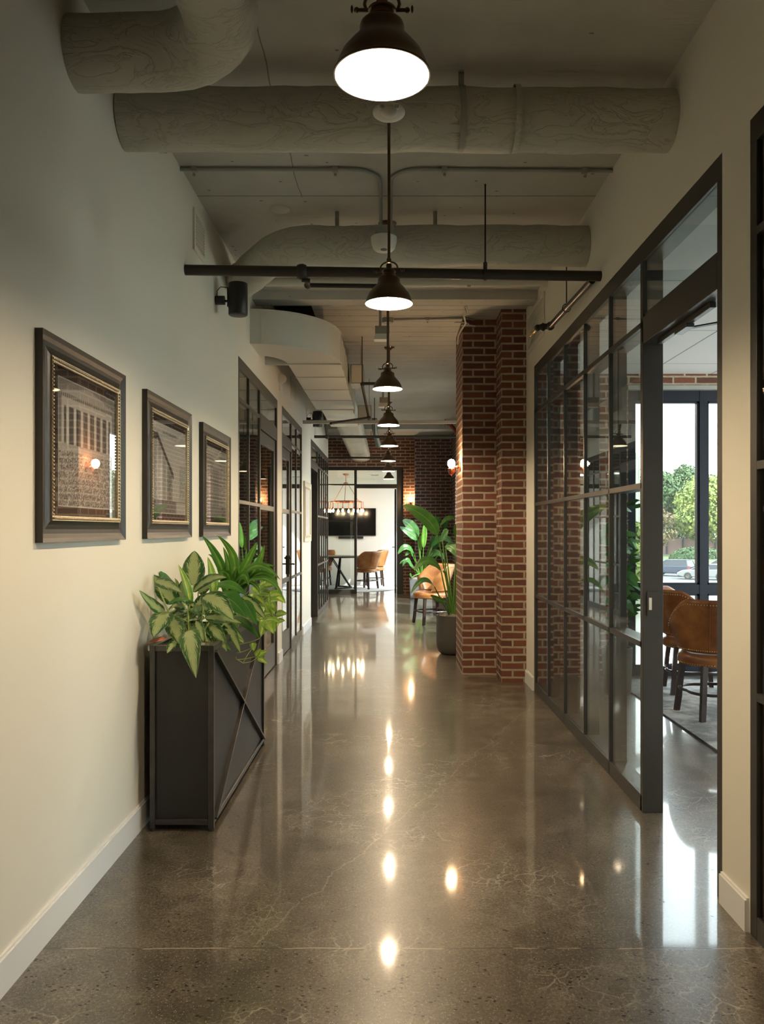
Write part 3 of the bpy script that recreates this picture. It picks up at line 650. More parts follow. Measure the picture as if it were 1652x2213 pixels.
def bx(u, v):
    a = 2*PI*u; y = 12.6+(17.9-12.6)*v; q = 3.0
    cx, cz = -.66+.0*v, 3.11-.10*v
    c, s_ = math.cos(a), math.sin(a); rr = (abs(c)**q+abs(s_)**q)**(-1/q)
    p = Vector((cx+.21*c*rr, y, cz+.12*s_*rr)); return p+Vector((1, 0, 1))*.008*noise.noise(p*6)
g.grid(bx, 36, 60); build('duct', g, 'wrap', dE)
for k, (x0, x1, y0, zc, lb) in enumerate(((-.44, -.30, 8.95, 3.10, 'grey metal damper box on the side of the boxy duct'), (-.44, -.26, 10.9, 2.95, 'second grey metal box, hung past the end of the boxy duct'))):
    t = thing('control_box', lb, 'metal box', (x0, y0, zc)); build('housing', G().box(x0, x1, y0, y0+.35, zc-.10, zc+.11), 'grey_metal', t, bevel=.004)
    build('cover_plate', G().box(x0+.01, x1-.01, y0-.006, y0, zc-.09, zc+.10), 'white_metal', t)
    build('hanger', G().tube([(x1-.03, y0+.1, zc+.11), (x1-.03, y0+.1, CZ)], .004, 8), 'grey_metal', t)
# main black pipe
pE = thing('sprinkler_main', 'thick black sprinkler pipe spanning the corridor', 'pipe', (0, 4.78, 2.89))
def along(a, b, r, n=16): return G().tube([a, b], r, n)
build('pipe', along((XL, 4.69, 2.888), (1.245, 4.86, 2.905), .030, 20), 'black_pipe', pE)
g = G()
for x in (-.515,): g.lathe([(.03, -.03), (.038, -.025), (.044, -.008), (.044, .008), (.038, .025), (.03, .03)], (x, 4.737, 2.893), 20, Matrix.Rotation(PI/2, 3, 'Y'))
g.tube([(-.515, 4.737, 2.845), (-.47, 4.75, 2.845)], .012, 8)
build('coupling', g, 'black_pipe', pE)
build('hanger', G().tube([(.555, 4.81, 2.93), (.555, 4.81, CZ)], .005, 8).lathe([(.012, -.02), (.012, .02)], (.555, 4.81, 2.95), 10).lathe([(.032, -.008), (.035, -.008), (.035, .008), (.032, .008)], (.555, 4.812, 2.90), 20, Matrix.Rotation(PI/2, 3, 'Y')), 'black_pipe', pE)
t = thing('branch_pipe', 'thin black pipe running just under the thick pipe', 'pipe', (-.2, 4.95, 2.87))
build('pipe', along((-.50, 4.93, 2.872), (-.02, 4.95, 2.872), .0135).tube([(-.50, 4.93, 2.872), (-.50, 4.765, 2.885)], .0135, 12), 'black_pipe', t)
for c_, r_ in (((-.50, 4.93, 2.872), .022), ((-.02, 4.95, 2.872), .018)): build('fitting', G().ball(c_, r_, 8), 'black_pipe', t)
t = thing('white_pipe', 'fat white painted pipe under the ceiling behind the black one', 'pipe', (0, 6.5, 3.36))
build('pipe', along((-1.0, 6.52, 3.372), (XR, 6.52, 3.372), .035, 18), 'white_metal', t)
for x in (-.20, .62): build('clip', G().ball((x, 6.50, 3.332), .016, 6, (1, 1, .8)), 'white_metal', t)
# branch on right wall with valve
t = thing('drain_pipe', 'steel pipe on the right wall ending in a brass valve', 'pipe', (1.19, 5.4, 2.89))
build('pipe', along((1.205, 4.90, 2.892), (1.165, 5.98, 2.888), .021, 16), 'steel_edge', t)
build('fitting', G().ball((1.165, 5.98, 2.888), .032, 8).tube([(1.165, 5.98, 2.888), (1.09, 6.0, 2.885)], .022, 12).ball((1.115, 6.0, 2.885), .030, 8, (.7, 1, 1)).ball((1.075, 6.0, 2.88), .024, 8), 'black_pipe', t)
build('valve', G().tube([(1.08, 6.02, 2.88), (1.06, 6.2, 2.87)], .010, 8).ball((1.066, 6.15, 2.872), .018, 6).tube([(1.066, 6.15, 2.865), (1.055, 6.16, 2.80)], .004, 6), 'brass', t)
build('hanger', G().tube([(1.185, 5.52, 2.93), (1.185, 5.52, CZ)], .004, 8).lathe([(.026, -.005), (.030, -.005), (.030, .005), (.026, .005)], (1.185, 5.52, 2.895), 18, Matrix.Rotation(PI/2, 3, 'X')), 'black_pipe', t)
# conduits
def conduit(label, pts, r, clips, name='conduit', mat='grey_metal'):
    t = thing(name, label, 'conduit', pts[0]); build('tube', G().tube(pts, r, 10), mat, t)
    for c in clips: build('clip', G().box(c[0]-.016, c[0]+.016, c[1]-.014, c[1]+.014, c[2]-.014, c[2]+.014).ball((c[0], c[1]-.004, c[2]-.032), .009, 6), mat, t)
cz = CZ-.014
conduit('grey conduit on the ceiling from the left wall, bending to the round detector', [(XL, 4.58, cz), (-.22, 4.58, cz)]+arc((-.22, 4.74, cz), .16, -PI/2, 0, (1, 0, 0), (0, 1, 0), 6)[1:]+[(-.06, 4.96, cz)]+arc((-.06, 4.96, cz-.04), .04, PI/2, 0, (0, 1, 0), (0, 0, 1), 4)[::1][1:]+[(-.06, 5.0, 3.23)], .0105, [(-1.10, 4.58, cz), (-.31, 4.58, cz)])
conduit('grey conduit on the ceiling from the right wall, bending towards the detector', [(XR, 4.60, cz), (.16, 4.58, cz)]+arc((.16, 4.74, cz), .16, -PI/2, -PI, (1, 0, 0), (0, 1, 0), 6)[1:]+[(0, 4.96, cz), (0, 5.0, cz-.04), (0, 5.0, 3.23)], .0105, [(.30, 4.58, cz), (1.09, 4.60, cz)])
conduit('short grey conduit on the ceiling reaching the brick pillar', [(0.03, 7.86, cz), (.72, 7.80, cz), (.78, 7.85, cz), (.80, 7.86, cz)], .010, [(.35, 7.83, cz)])
conduit('loose pale cable looping down to the brick pillar', [(.66, 7.16, 3.36), (.69, 7.3, 3.33), (.67, 7.5, 3.36), (.70, 7.65, 3.33), (.66, 7.75, 3.28), (.645, 7.82, 3.25), (.64, 7.86, 3.18)], .008, [], 'cable', 'white_metal')
conduit('coil of pale cable at the top of the brick pillar', [(.63+.05*math.cos(a)+.01*a, 7.80+.03*math.sin(a), 3.385-.004*a) for a in [k*.5 for k in range(26)]], .006, [], 'cable', 'white_metal')
# round detector hanging
t = thing('smoke_detector', 'round cream detector on a grey box, above the second pendant', 'detector', (-.04, 5.1, 3.14))
build('junction_box', G().box(-.095, .015, 4.92, 5.05, 3.185, 3.235), 'grey_metal', t, bevel=.003)
build('housing', G().lathe([(0, 3.098), (.055, 3.10), (.068, 3.113), (.078, 3.148), (.080, 3.178), (.072, 3.184), (0, 3.184)], (-.042, 4.985, 0), 32), 'white_pl', t)
build('grille', G().lathe([(0, 3.0965), (.020, 3.0968), (.021, 3.100)], (-.042, 4.965, 0), 16), 'black_frame', t)
t = thing('occupancy_sensor', 'white oval two-eyed sensor behind the nearest pendant', 'sensor', (-.01, 3.3, 3.09))
zc = 1.4+905/1770*3.28
g = G().ball((-.008, 3.30, zc+.005), .066, 14, (1, .62, .56)); build('housing', g, 'white_pl', t)
build('lens', G().ball((-.006, 3.262, zc-.012), .036, 12, (1, .5, .72)), 'white_pl', t)
for sx_ in (-1, 1): 
    e = build('eye', G().lathe([(0, .006), (.010, .005), (.0125, 0)], (-.006+sx_*.030, 3.252, zc+.004), 14, Matrix.Rotation(PI/2+.3, 3, 'X')), 'white_pl', t)
    s_ = G()
    for q in (-.006, -.002, .002, .006): s_.box(-.006+sx_*.030+q-.0007, -.006+sx_*.030+q+.0007, 3.2450, 3.2475, zc-.003, zc+.009)
    build('eye_grille', s_, 'black_pl', e)
build('stem', G().tube([(-.008, 3.32, zc+.02), (-.008, 3.32, CZ)], .012, 12), 'white_pl', t)
t = thing('round_vent_disc', 'flat round disc on the ceiling, left of the two duct straps', 'ceiling disc', (-.71, 5.2, CZ))
build('cap', G().lathe([(0, CZ-.012), (.055, CZ-.012), (.062, CZ-.006), (.062, CZ)], (-.70, 5.18, 0), 28), 'white_metal', t)
def hang_box(lb, x, Y, z, s_):
    t = thing('emergency_light', lb, 'light fitting', (x, Y, z))
    build('housing', G().box(x-.075*s_, x+.055*s_, Y, Y+.12, z, z+.07*s_), 'grey_metal', t, bevel=.003)
    build('diffuser', G().prism([(x-.085*s_, z-.05*s_), (x+.05*s_, z-.05*s_), (x+.055*s_, z), (x-.075*s_, z)], lambda p: (p[0], Y+.01, p[1]), lambda p: (p[0], Y+.11, p[1])), 'white_pl', t)
    build('stem', G().tube([(x-.03, Y+.06, z+.07*s_), (x-.03, Y+.06, CZ)], .012, 10), 'grey_metal', t)
hang_box('small grey hanging box with white cover, below the second pendant', -.067, 7.42, 3.18, 1.0)
hang_box('small hanging box with white cover, further back by the fourth pendant', -.07, 10.5, 3.03, 1.0)
t = thing('junction_box', 'round ceiling junction box behind the second pendant', 'junction box', (-.03, 7.86, CZ))
build('box', G().lathe([(0, CZ-.045), (.05, CZ-.045), (.055, CZ-.03), (.055, CZ)], (-.03, 7.86, 0), 24), 'grey_metal', t)
# sprinkler pipes further back
t = thing('sprinkler_branch', 'black pipe with elbows in front of the grey damper boxes', 'pipe', (-.2, 8.6, 3.0))
def Pq(x, y, Y): return px(x, y, Y)
build('pipe', G().tube([Pq(842, 829, 8.6), Pq(786, 829, 8.6)], .016, 12).tube([Pq(797, 903, 8.85), Pq(715, 915, 8.2)], .014, 12), 'black_pipe', t)
build('riser', G().tube([Pq(783, 832, 8.6), Pq(797, 902, 8.85)], .014, 12), 'steel_edge', t)
for c_ in (Pq(784, 830, 8.6), Pq(797, 903, 8.85)): build('fitting', G().ball(c_, .025, 8), 'black_pipe', t)
build('hanger', G().tube([Pq(783, 828, 8.6), Vector((Pq(783, 828, 8.6).x, 8.6, CZ))], .005, 8), 'black_pipe', t)
t = thing('ceiling_channel', 'white steel bar reaching out from the left wall past the boxy duct', 'steel bar', (-.6, 10.97, 2.84))
build('bar', G().box(XL, 1.29, 10.95, 10.99, 2.82, 2.865), 'white_metal', t, bevel=.003)
t = thing('sprinkler_branch', 'black pipe low across the corridor before the far brick wall', 'pipe', (0, 12.6, 2.83))
build('pipe', G().tube([(XL, 12.6, 2.832), (1.29, 12.6, 2.832)], .022, 12), 'black_pipe', t)
build('fitting', G().ball((-.98, 12.6, 2.832), .036, 8), 'black_pipe', t)
build('riser', G().tube([(-.98, 12.6, 2.84), (-1.06, 12.5, CZ)], .022, 12), 'steel_edge', t)
build('hanger', G().tube([(-.25, 12.6, 2.85), (-.25, 12.6, CZ)], .006, 8), 'black_pipe', t)
t = thing('sprinkler_branch', 'farthest thin pipe across the brick, just above the glass front', 'pipe', (0, 16.6, 2.84))
build('pipe', G().tube([(-2.6, 16.6, 2.86), (.0, 16.6, 2.86)], .02, 12), 'black_pipe', t)
build('hanger', G().tube([(-.4, 16.6, 2.87), (-.4, 16.6, CZ)], .006, 8), 'black_pipe', t)
t = thing('drop_pipe', 'thick grey pipe curving down before the far brick', 'pipe', (-.32, 15.2, 3.1))
build('pipe', G().tube([(-.30, 14.9, CZ), (-.30, 15.0, 3.25), (-.27, 15.2, 3.12), (-.24, 15.3, 3.02), (-.22, 15.35, 2.96)], .05, 14), 'grey_metal', t)
t = thing('red_standpipe', 'red painted pipe end near the ceiling, just left of the brick pillar', 'pipe', (1.1, 15.1, 3.3))
build('pipe', G().tube([Pq(962, 913, 15.1), Pq(974, 917, 15.1), Pq(996, 945, 15.1)], [.035, .035, .032], 12), 'red', t)
build('flange', G().lathe([(0, -.01), (.055, -.01), (.055, .01), (0, .01)], Pq(962, 913, 15.1), 14, Matrix.Rotation(PI/2, 3, 'Y')), 'red', t)
# =================== wall fittings ===================
def speaker(Y, lb):
    z = 2.946; t = thing('wall_speaker', lb, 'speaker', (XL+.15, Y, z), group='black cylinder wall speakers')
    build('bracket', G().tube([(XL, Y, z-.005), (XL+.062, Y, z-.005)], .030, 20).tube([(XL+.06, Y, z-.01), (XL+.09, Y, z-.01)], .008, 10).box(XL+.082, XL+.090, Y-.02, Y+.02, z-.05, z+.07), 'black_pl', t)
    build('body', G().lathe([(0, z+.108), (.060, z+.108), (.064, z+.104), (.064, z-.100), (.061, z-.104)], (XL+.152, Y, 0), 32), 'black_pl', t)
    build('grille', G().lathe([(.062, z-.104), (.058, z-.107), (0, z-.107)], (XL+.152, Y, 0), 32), 'black_frame', t)
    build('cable', G().tube([(XL+.01, Y, z+.02), (XL+.012, Y, z+.06), (XL+.035, Y, z+.085), (XL+.086, Y, z+.08)], .003, 8), 'black_pl', t)
speaker(5.50, 'black cylindrical speaker on the left wall under the thick pipe')
speaker(11.45, 'small-looking black speaker on the left wall far down the corridor')
def vent(side, y0, y1, z0, z1, lb):
    x = XL if side < 0 else XR; d = .012*(1 if side < 0 else -1)
    t = thing('wall_vent', lb, 'vent', (x, (y0+y1)/2, (z0+z1)/2)); xa, xb = min(x, x+d), max(x, x+d)
    f = G(); e = .03; f.box(xa, xb, y0, y1, z0, z0+e); f.box(xa, xb, y0, y1, z1-e, z1); f.box(xa, xb, y0, y0+e, z0+e, z1-e); f.box(xa, xb, y1-e, y1, z0+e, z1-e)
    build('frame', f, 'wall', t, bevel=.002)
    s_ = G(); k = z0+e+.004
    while k < z1-e-.004: s_.box(x+.2*d, x+.85*d, y0+e, y1-e, k, k+.007); k += .0175
    for v in s_.v: pass
    build('louvre', s_, 'wall', t)
    build('backing', G().box(min(x+.02*d, x+.15*d), max(x+.02*d, x+.15*d), y0+e, y1-e, z0+e, z1-e), 'shade_dark', t)  # dark sheet painted in for the shade between the louvres
vent(-1, 4.87, 5.16, 3.07, 3.32, 'small white louvre vent high on the left wall')
vent(1, 6.62, 7.42, 2.98, 3.33, 'larger white louvre grille high on the right wall near the pillar')
vent(-1, 9.6, 10.0, 2.95, 3.2, 'white louvre grille on the left wall in shadow beside the boxy duct')
t = thing('emergency_light', 'white spot-head light on the first white pier, left wall', 'light fitting', (XL, 8.68, 2.95))
build('back_plate', G().box(XL, XL+.02, 8.62, 8.76, 2.86, 3.02), 'white_pl', t, bevel=.003)
build('lamp_head', G().lathe([(0, .0), (.026, .0), (.045, .03), (.050, .055), (.044, .058), (0, .05)], (XL+.02, 8.62, 2.97), 24, Matrix.Rotation(math.radians(75), 3, 'X') @ Matrix.Rotation(.35, 3, 'Y')), 'white_pl', t)
# =================== pictures ===================
def picture(y0, y1, z0, z1, lb, fn, margin, nm=0):
    t = thing('framed_picture', lb, 'framed picture', (XL, (y0+y1)/2, (z0+z1)/2))
    def ring(a, b, xa, xb, mat, name, bump_=None):
        # mitred frame between inset a and inset b, x from xa (at a) to xb (at b)
        g = G(); c = lambda i: [(y0+i, z0+i), (y1-i, z0+i), (y1-i, z1-i), (y0+i, z1-i)]
        A, B = c(a), c(b)
        prof = [(0, XL), (0, xa)]
        steps = 5
        for k in range(4):
            k2 = (k+1) % 4; vs = []
            for j in range(steps+1):
                s_ = j/steps; x = xa+(xb-xa)*s_-(.010*math.sin(PI*s_) if bump_ else 0)
                for (P, Q) in ((A[k], B[k]), (A[k2], B[k2])): vs.append((x, P[0]+(Q[0]-P[0])*s_, P[1]+(Q[1]-P[1])*s_))
            g.add(vs, [(2*j, 2*j+1, 2*j+3, 2*j+2) for j in range(steps)])
            g.add([(XL, *A[k]), (XL, *A[k2]), (xa, *A[k2]), (xa, *A[k])], [(0, 1, 2, 3)])
            g.add([(XL+.008, *B[k]), (XL+.008, *B[k2]), (xb, *B[k2]), (xb, *B[k])], [(0, 1, 2, 3)])
        return build(name, g, mat, t)
    ring(0, .075, XL+.026, XL+.021, 'pic_frame' if nm == 0 else 'pale_frame', 'frame', True)
    ring(.075, .092, XL+.027, XL+.022, 'gilt', 'gilt_trim')
    if nm == 0:
        bd = G(); i = .083; k = 0
        pts_ = []
        L1, L2 = (y1-y0-2*i), (z1-z0-2*i); st = .013
        for q in range(int(L1/st)): pts_ += [(y0+i+q*st, z0+i), (y0+i+q*st, z1-i)]
        for q in range(int(L2/st)): pts_ += [(y0+i, z0+i+q*st), (y1-i, z0+i+q*st)]
        for (yy, zz) in pts_: bd.ball((XL+.027, yy, zz), .0048, 4)
        build('beading', bd, 'gilt', t)
    build('mat', G().box(XL+.004, XL+.010, y0+.09, y1-.09, z0+.09, z1-.09), 'mat_board' if nm == 0 else 'paper', t)
    ya, yb, za, zb = y0+margin[0], y1-margin[1], z0+margin[2], z1-margin[3]
    nu, nv = (150, 120) if nm == 0 else (20, 20); g = G(); g.grid(lambda u, v: (XL+.0115, ya+(yb-ya)*u, za+(zb-za)*v), nu, nv, smooth=False)
    cols = [fn(i/nu, j/nv) for j in range(nv+1) for i in range(nu+1)]
    build('print', g, 'print', t, colors=cols)
    e = .002; build('print_border', G().box(XL+.0102, XL+.0112, ya-.004, yb+.004, za-.004, zb+.004), 'paper', t)
    build('glass', G().box(XL+.016, XL+.018, y0+.088, y1-.088, z0+.088, z1-.088), 'glass_pic', t)
sep = lambda v: (min(1, v*1.5), min(1, v*1.40), min(1, v*1.26))
rr = random.Random(3)
def crowd(u, v):
    if v < .44:
        n_ = rr.random(); s_ = .25+.75*(v/.44)
        return sep((.55 if n_ > .62 else .05+.25*n_)*(.8+.2*s_))
    if v < .50: return sep(.30+.2*rr.random())
    if v < .80 and .08 < u < .92:
        c = abs(((u-.08)/.84*7) % 1-.5)*2
        if c < .42: return sep(.62-.5*c+.06*rr.random())
        return sep(.05+.06*rr.random())
    if v < .86: return sep(.45+.08*rr.random()) if .04 < u < .96 else sep(.2)
    if v < .90: return sep(.12+.25*((int(u*60)) % 2))
    pz = .90+.10*(1-abs(u-.5)*2)
    return sep(.38+.05*rr.random()) if v < pz else sep(.16+.12*rr.random())
def poster(u, v):  # pale tones raised to carry the window reflected in the glass
    if v > .93: return sep(.66)
    if .90 < v <= .925 and .30 < u < .72: return sep(.1 if rr.random() > .35 else .55)
    roof = .88-.9*(u-.12) if u > .12 else .85
    if abs(v-roof) < .035 and u < .62: return sep(.05)
    if v < roof and u < .42 and v > .16: return sep(.34+.1*rr.random()+(.2 if (int(u*24)) % 3 == 0 else 0))
    if v < .14: return sep(.12+.15*rr.random()) if u < .7 else sep(.50)
    if .14 <= v < .15: return sep(.08)
    if .42 <= u < .58 and v < .55: return sep(.10+.35*(rr.random() > .5))
    if u > .80 and v < .6 and rr.random() > .6: return sep(.2)
    return sep(.58+.06*rr.random()-.1*abs(v-.5))
def street(u, v):
    h = .90 if u < .35 else (.72 if u < .62 else .95)
    if v > h: return sep(.42+.05*rr.random())
    if v < .14: return sep(.14+.15*rr.random())
    wx = (u*22) % 1; wz = (v*16) % 1
    b = .34 if u < .35 else (.22 if u < .62 else .40)
    if .25 < wx < .7 and .2 < wz < .75: return sep(.05+.04*rr.random())
    if wz < .08: return sep(b+.18)
    return sep(b+.06*rr.random())
picture(2.71, 3.56, 1.357, 2.069, 'nearest framed picture, old photo of a crowd below tall columns', crowd, (.165, .11, .13, .13))
picture(3.875, 4.745, 1.357, 2.067, 'middle framed picture, pale print, lightened by a painted reflection, with a dark sloping roof', poster, (.13, .10, .13, .13))
picture(5.03, 5.90, 1.357, 2.063, 'farthest of the three dark frames, old photo of tall street fronts', street, (.13, .10, .13, .13))
def pale(u, v): return (.62, .60, .55) if not (.25 < u < .8 and .3 < v < .75) else (.45, .42, .36)
picture(11.0, 11.9, 1.24, 2.06, 'pale gold framed picture on the white pier further down', pale, (.2, .2, .2, .2), 1)
# =================== sconces ===================
def sconce(lb, wx, Y, z, facing):
    """facing -1: on a wall face looking to -X; 0: on a wall face looking to -Y"""
    t = thing('wall_sconce', lb, 'wall light', (wx, Y, z))
    d = Vector((-1, 0, 0)) if facing else Vector((0, -1, 0)); s_ = Vector((0, -1, 0)) if facing else Vector((-1, 0, 0))
    o = Vector((wx, Y, z)); mrot = Matrix.Rotation(-PI/2, 3, 'Y') if facing else Matrix.Rotation(PI/2, 3, 'X')
    build('back_plate', G().lathe([(0, .012), (.045, .010), (.052, .0)], o, 24, mrot), 'copper', t)
    p = o+d*.09
    build('arm', G().tube([o+d*.01, o+d*.05, o+d*.085+Vector((0, 0, -.012)), p+Vector((0, 0, -.04))], .011, 12).ball(o+d*.03, .017, 8), 'copper', t)
    build('cup', G().lathe([(.012, -.055), (.026, -.045), (.034, -.02), (.036, .005), (.030, .008)], p+Vector((0, 0, -.02)), 24), 'copper', t)
    lp = [p+s_*(.035+.02*math.cos(a))+Vector((0, 0, -.055+.035*math.sin(a))) for a in [2*PI*k/16 for k in range(17)]]
    build('tap_wheel', G().tube(lp, .004, 6), 'copper', t)
    build('bulb', G().ball(p+Vector((0, 0, .035)), .038, 12, (1, 1, 1.15)), 'sconce_bulb', t)
sconce('glowing copper wall light on the brick pillar side', .690, 8.10, 2.02, 1)
sconce('glowing wall light on the far brick beside the meeting room doorway', .44, 17.9, 2.02, 0)
# =================== steel planter ===================
px0, px1, py0, py1, ph = -1.120, -.822, 3.80, 5.33, .862
t = thing('metal_planter', 'tall narrow blackened steel planter box with cross braces, against the left wall', 'planter', ((px0+px1)/2, (py0+py1)/2, 0))
g = G(); i = .012
g.box(px0+i, px1-i, py0+i, py0+i+.004, .03, ph-.004); g.box(px0+i, px1-i, py1-i-.004, py1-i, .03, ph-.004)
g.box(px0+i, px0+i+.004, py0+i+.004, py1-i-.004, .03, ph-.004); g.box(px1-i-.004, px1-i, py0+i+.004, py1-i-.004, .03, ph-.004)
g.box(px0+i+.003, px1-i-.003, py0+i+.003, py1-i-.003, .5, .51)
build('panel', g, 'steel', t)
g = G(); e = .026
for x in (px0, px1-e):
    for y in (py0, py1-e): g.box(x, x+e, y, y+e, .012, ph)
for z in (.03, ph-e):
    for y in (py0, py1-e): g.box(px0+e, px1-e, y, y+e, z, z+e)
    for x in (px0, px1-e): g.box(x, x+e, py0+e, py1-e, z, z+e)
build('frame', g, 'steel_edge', t, bevel=.002)
xb = px1-.006
build('cross_brace', G().bar((xb, py0+.03, .05), (xb, py1-.03, ph-.03), .012, .032, (1, 0, 0)), 'steel_edge', t, bevel=.001)
build('cross_brace', G().bar((xb+.0015, py0+.03, ph-.03), (xb+.0015, py1-.03, .05), .012, .032, (1, 0, 0)), 'steel_edge', t, bevel=.001)
for x in (px0+.013, px1-.013):
    for y in (py0+.013, py1-.013): build('foot', G().lathe([(0, .0), (.014, 0), (.014, .012), (0, .012)], (x, y, 0), 14), 'rubber', t)
# soil/moss in the top
g = G()
def mf(u, v):
    x = px0+.028+(px1-px0-.056)*u; y = py0+.028+(py1-py0-.056)*v
    return Vector((x, y, .835+.03*noise.noise(Vector((x*18, y*18, 0)))))
g.grid(mf, 24, 90)
for k in range(900):
    x, y = R.uniform(px0+.03, px1-.03), R.uniform(py0+.03, py1-.03); p = Vector((x, y, .84)); a = R.uniform(0, 6.3); r_ = R.uniform(.006, .016)
    g.tube([p+Vector((math.cos(a+q)*r_, math.sin(a+q)*r_, .006*q+.008*math.sin(3*q+k))) for q in (0, .9, 1.8, 2.7)], .0011, 3, False)
tag(build('moss', g, 'moss'), 'curly grey moss covering the soil in the steel planter', 'moss', kind='stuff')
# =================== leaves ===================
PROF = {'ovate': lambda v: math.sin(PI*min(1, v**.72))**.75*(1-.12*v), 'strap': lambda v: min(1, (v*7)**.6)*(1-v**2.6)**.9, 'paddle': lambda v: math.sin(PI*min(1, v**.8))**.55, 'heart': lambda v: (math.sin(PI*v**.55))**.8}
def leaf(g, p0, p1, w_, side=None, sag=.12, bow=None, kind='ovate', fold=.22, n=14, m=6, ripple=.0, tear=0):
    """blade from p0 to p1, width w_, bowed by sag (down +) in the middle"""
    p0, p1 = Vector(p0), Vector(p1); L = (p1-p0).length; d = (p1-p0).normalized()
    view = Vector(side) if side is not None else Vector((R.uniform(-.35, .35), -1, .55))
    lat = d.cross(view)
    if lat.length < .05: lat = d.cross(Vector((1, 0, 0)))
    lat.normalize(); nrm = lat.cross(d).normalized()
    if nrm.dot(view) < 0: nrm = -nrm
    ctrl = (p0+p1)/2+(Vector(bow) if bow is not None else Vector((0, 0, 1))*sag*L)
    ph_ = R.uniform(0, 9)
    def fn(u, v):
        a = p0.lerp(ctrl, v); b = ctrl.lerp(p1, v); c = a.lerp(b, v)
        tg = (b-a).normalized(); la = (lat-tg*lat.dot(tg)).normalized(); nn = la.cross(tg).normalized()
        if nn.dot(nrm) < 0: nn = -nn
        s_ = (u-.5)*2; ww = w_*.5*PROF[kind](v)
        return c+la*s_*ww+nn*(abs(s_)*fold*ww*1.2-abs(s_)**3*fold*ww*.8)+nn*ripple*ww*math.sin(v*17+ph_+s_*1.5)*abs(s_)
    g.grid(fn, m, n)
def stem(g, a, b, r=.004, bow=(0, 0, 0), r2=None):
    a, b = Vector(a), Vector(b); c = (a+b)/2+Vector(bow); pts = [(a.lerp(c, k/8)).lerp(c.lerp(b, k/8), k/8) for k in range(9)]
    r2 = r2 or r*.6; g.tube(pts, [r+(r2-r)*k/8 for k in range(9)], 8)
def cp(x, y, Y, dx=240, dy=1130, s_=4.13): return px(dx+x/s_, dy+y/s_, Y)
SC = 1/4.13/FP
# --- silver aglaonema at the near end ---
t = thing('silver_leaf_plant', 'broad silver and green variegated plant at the near end of the steel planter', 'plant', (-.97, 4.05, .85))
A, B, Sx, Pale = G(), G(), G(), G()
agl = [((690, 965, 3.80), (760, 1388, 3.66), 205, (0, -1, .25), (0, -.05, .10)),
 ((735, 560, 4.12), (745, 248, 4.16), 215, (0, -1, .1), None), ((570, 725, 4.12), (345, 462, 4.05), 170, (0, -1, .5), None),
 ((395, 520, 3.98), (632, 622, 3.86), 110, (0, -1, .3), None), ((485, 795, 3.96), (250, 600, 3.72), 120, (.2, -1, .5), (0, 0, -.03)),
 ((498, 795, 3.92), (378, 1020, 3.74), 215, (.0, -1, .4), None), ((545, 865, 3.95), (620, 1085, 3.78), 180, (.1, -1, .3), None),
 ((600, 1045, 3.85), (500, 1165, 3.75), 105, (0, -1, .5), None), ((822, 665, 4.05), (1100, 875, 3.86), 200, (0, -1, .55), (0, 0, .06)),
 ((835, 845, 4.0), (1165, 895, 3.92), 100, (0, -1, .3), None), ((760, 880, 4.0), (828, 1060, 3.84), 95, (0, -1, .3), None),
 ((865, 900, 4.1), (1035, 1150, 3.95), 130, (0, -1, .4), (0, 0, .04)), ((1000, 905, 4.3), (1158, 1165, 4.12), 110, (0, -1, .4), (0, 0, .05)),
 ((730, 620, 4.15), (1035, 490, 4.02), 95, (0, -1, .3), (0, 0, .06)), ((1170, 655, 4.5), (1385, 865, 4.3), 95, (0, -1, .6), (0, 0, .03)),
 ((640, 760, 4.15), (640, 510, 4.2), 130, (.2, -1, .2), None), ((700, 800, 4.1), (545, 740, 4.0), 130, (0, -1, .6), None),
 ((720, 780, 4.2), (560, 840, 3.95), 120, (.1, -1, .8), None), ((760, 760, 4.2), (880, 640, 4.2), 120, (0, -1, .4), None),
 ((780, 620, 4.3), (900, 560, 4.25), 110, (0, -1, .3), None), ((820, 1000, 4.1), (900, 1120, 4.0), 80, (0, -1, .3), None),
 ((950, 860, 4.3), (1190, 1060, 4.2), 85, (0, -1, .5), (0, 0, .03))]
for k in range(16):
    a_ = R.uniform(-.3, PI+.3); x_, y_ = R.uniform(600, 900), R.uniform(700, 900); L_ = R.uniform(130, 210); Y_ = R.uniform(4.0, 4.3)
    agl.append(((x_, y_, Y_), (x_+L_*math.cos(a_), y_-L_*.7*math.sin(a_)+40, Y_-R.uniform(.0, .12)), R.uniform(80, 130), (R.uniform(-.4, .4), -1, .6), None))
for a, b, w_, sd_, bw in agl: leaf(A, cp(*a), cp(*b), w_*SC*a[2]*1.02, sd_, .10, bw, 'ovate', .22, 16, 6, .05)
grn = [((905, 575, 4.35), (1215, 655, 4.15), 110, (0, -1, .9), (0, 0, .07)), ((950, 650, 4.25), (1215, 850, 4.05), 185, (.2, -1, .4), (0, 0, .06)),
 ((1170, 690, 4.35), (1302, 915, 4.2), 110, (.3, -1, .2), (0, 0, .03)), ((1090, 845, 4.4), (1328, 1032, 4.2), 80, (0, -1, .5), (0, 0, .04)),
 ((565, 590, 4.25), (375, 442, 4.15), 110, (0, -1, .9), (0, 0, .03)), ((720, 760, 4.2), (790, 830, 3.95), 120, (0, -1, .8), None), ((860, 1010, 4.1), (1075, 1140, 3.98), 60, (0, -1, .7), None),
 ((760, 720, 4.0), (500, 735, 3.85), 70, (0, -1, 1), (0, 0, .05)), ((720, 600, 4.3), (950, 540, 4.3), 80, (0, -1, 1), (0, 0, .05)), ((790, 880, 4.1), (1130, 820, 4.1), 90, (0, -1, 1), (0, 0, .03))]
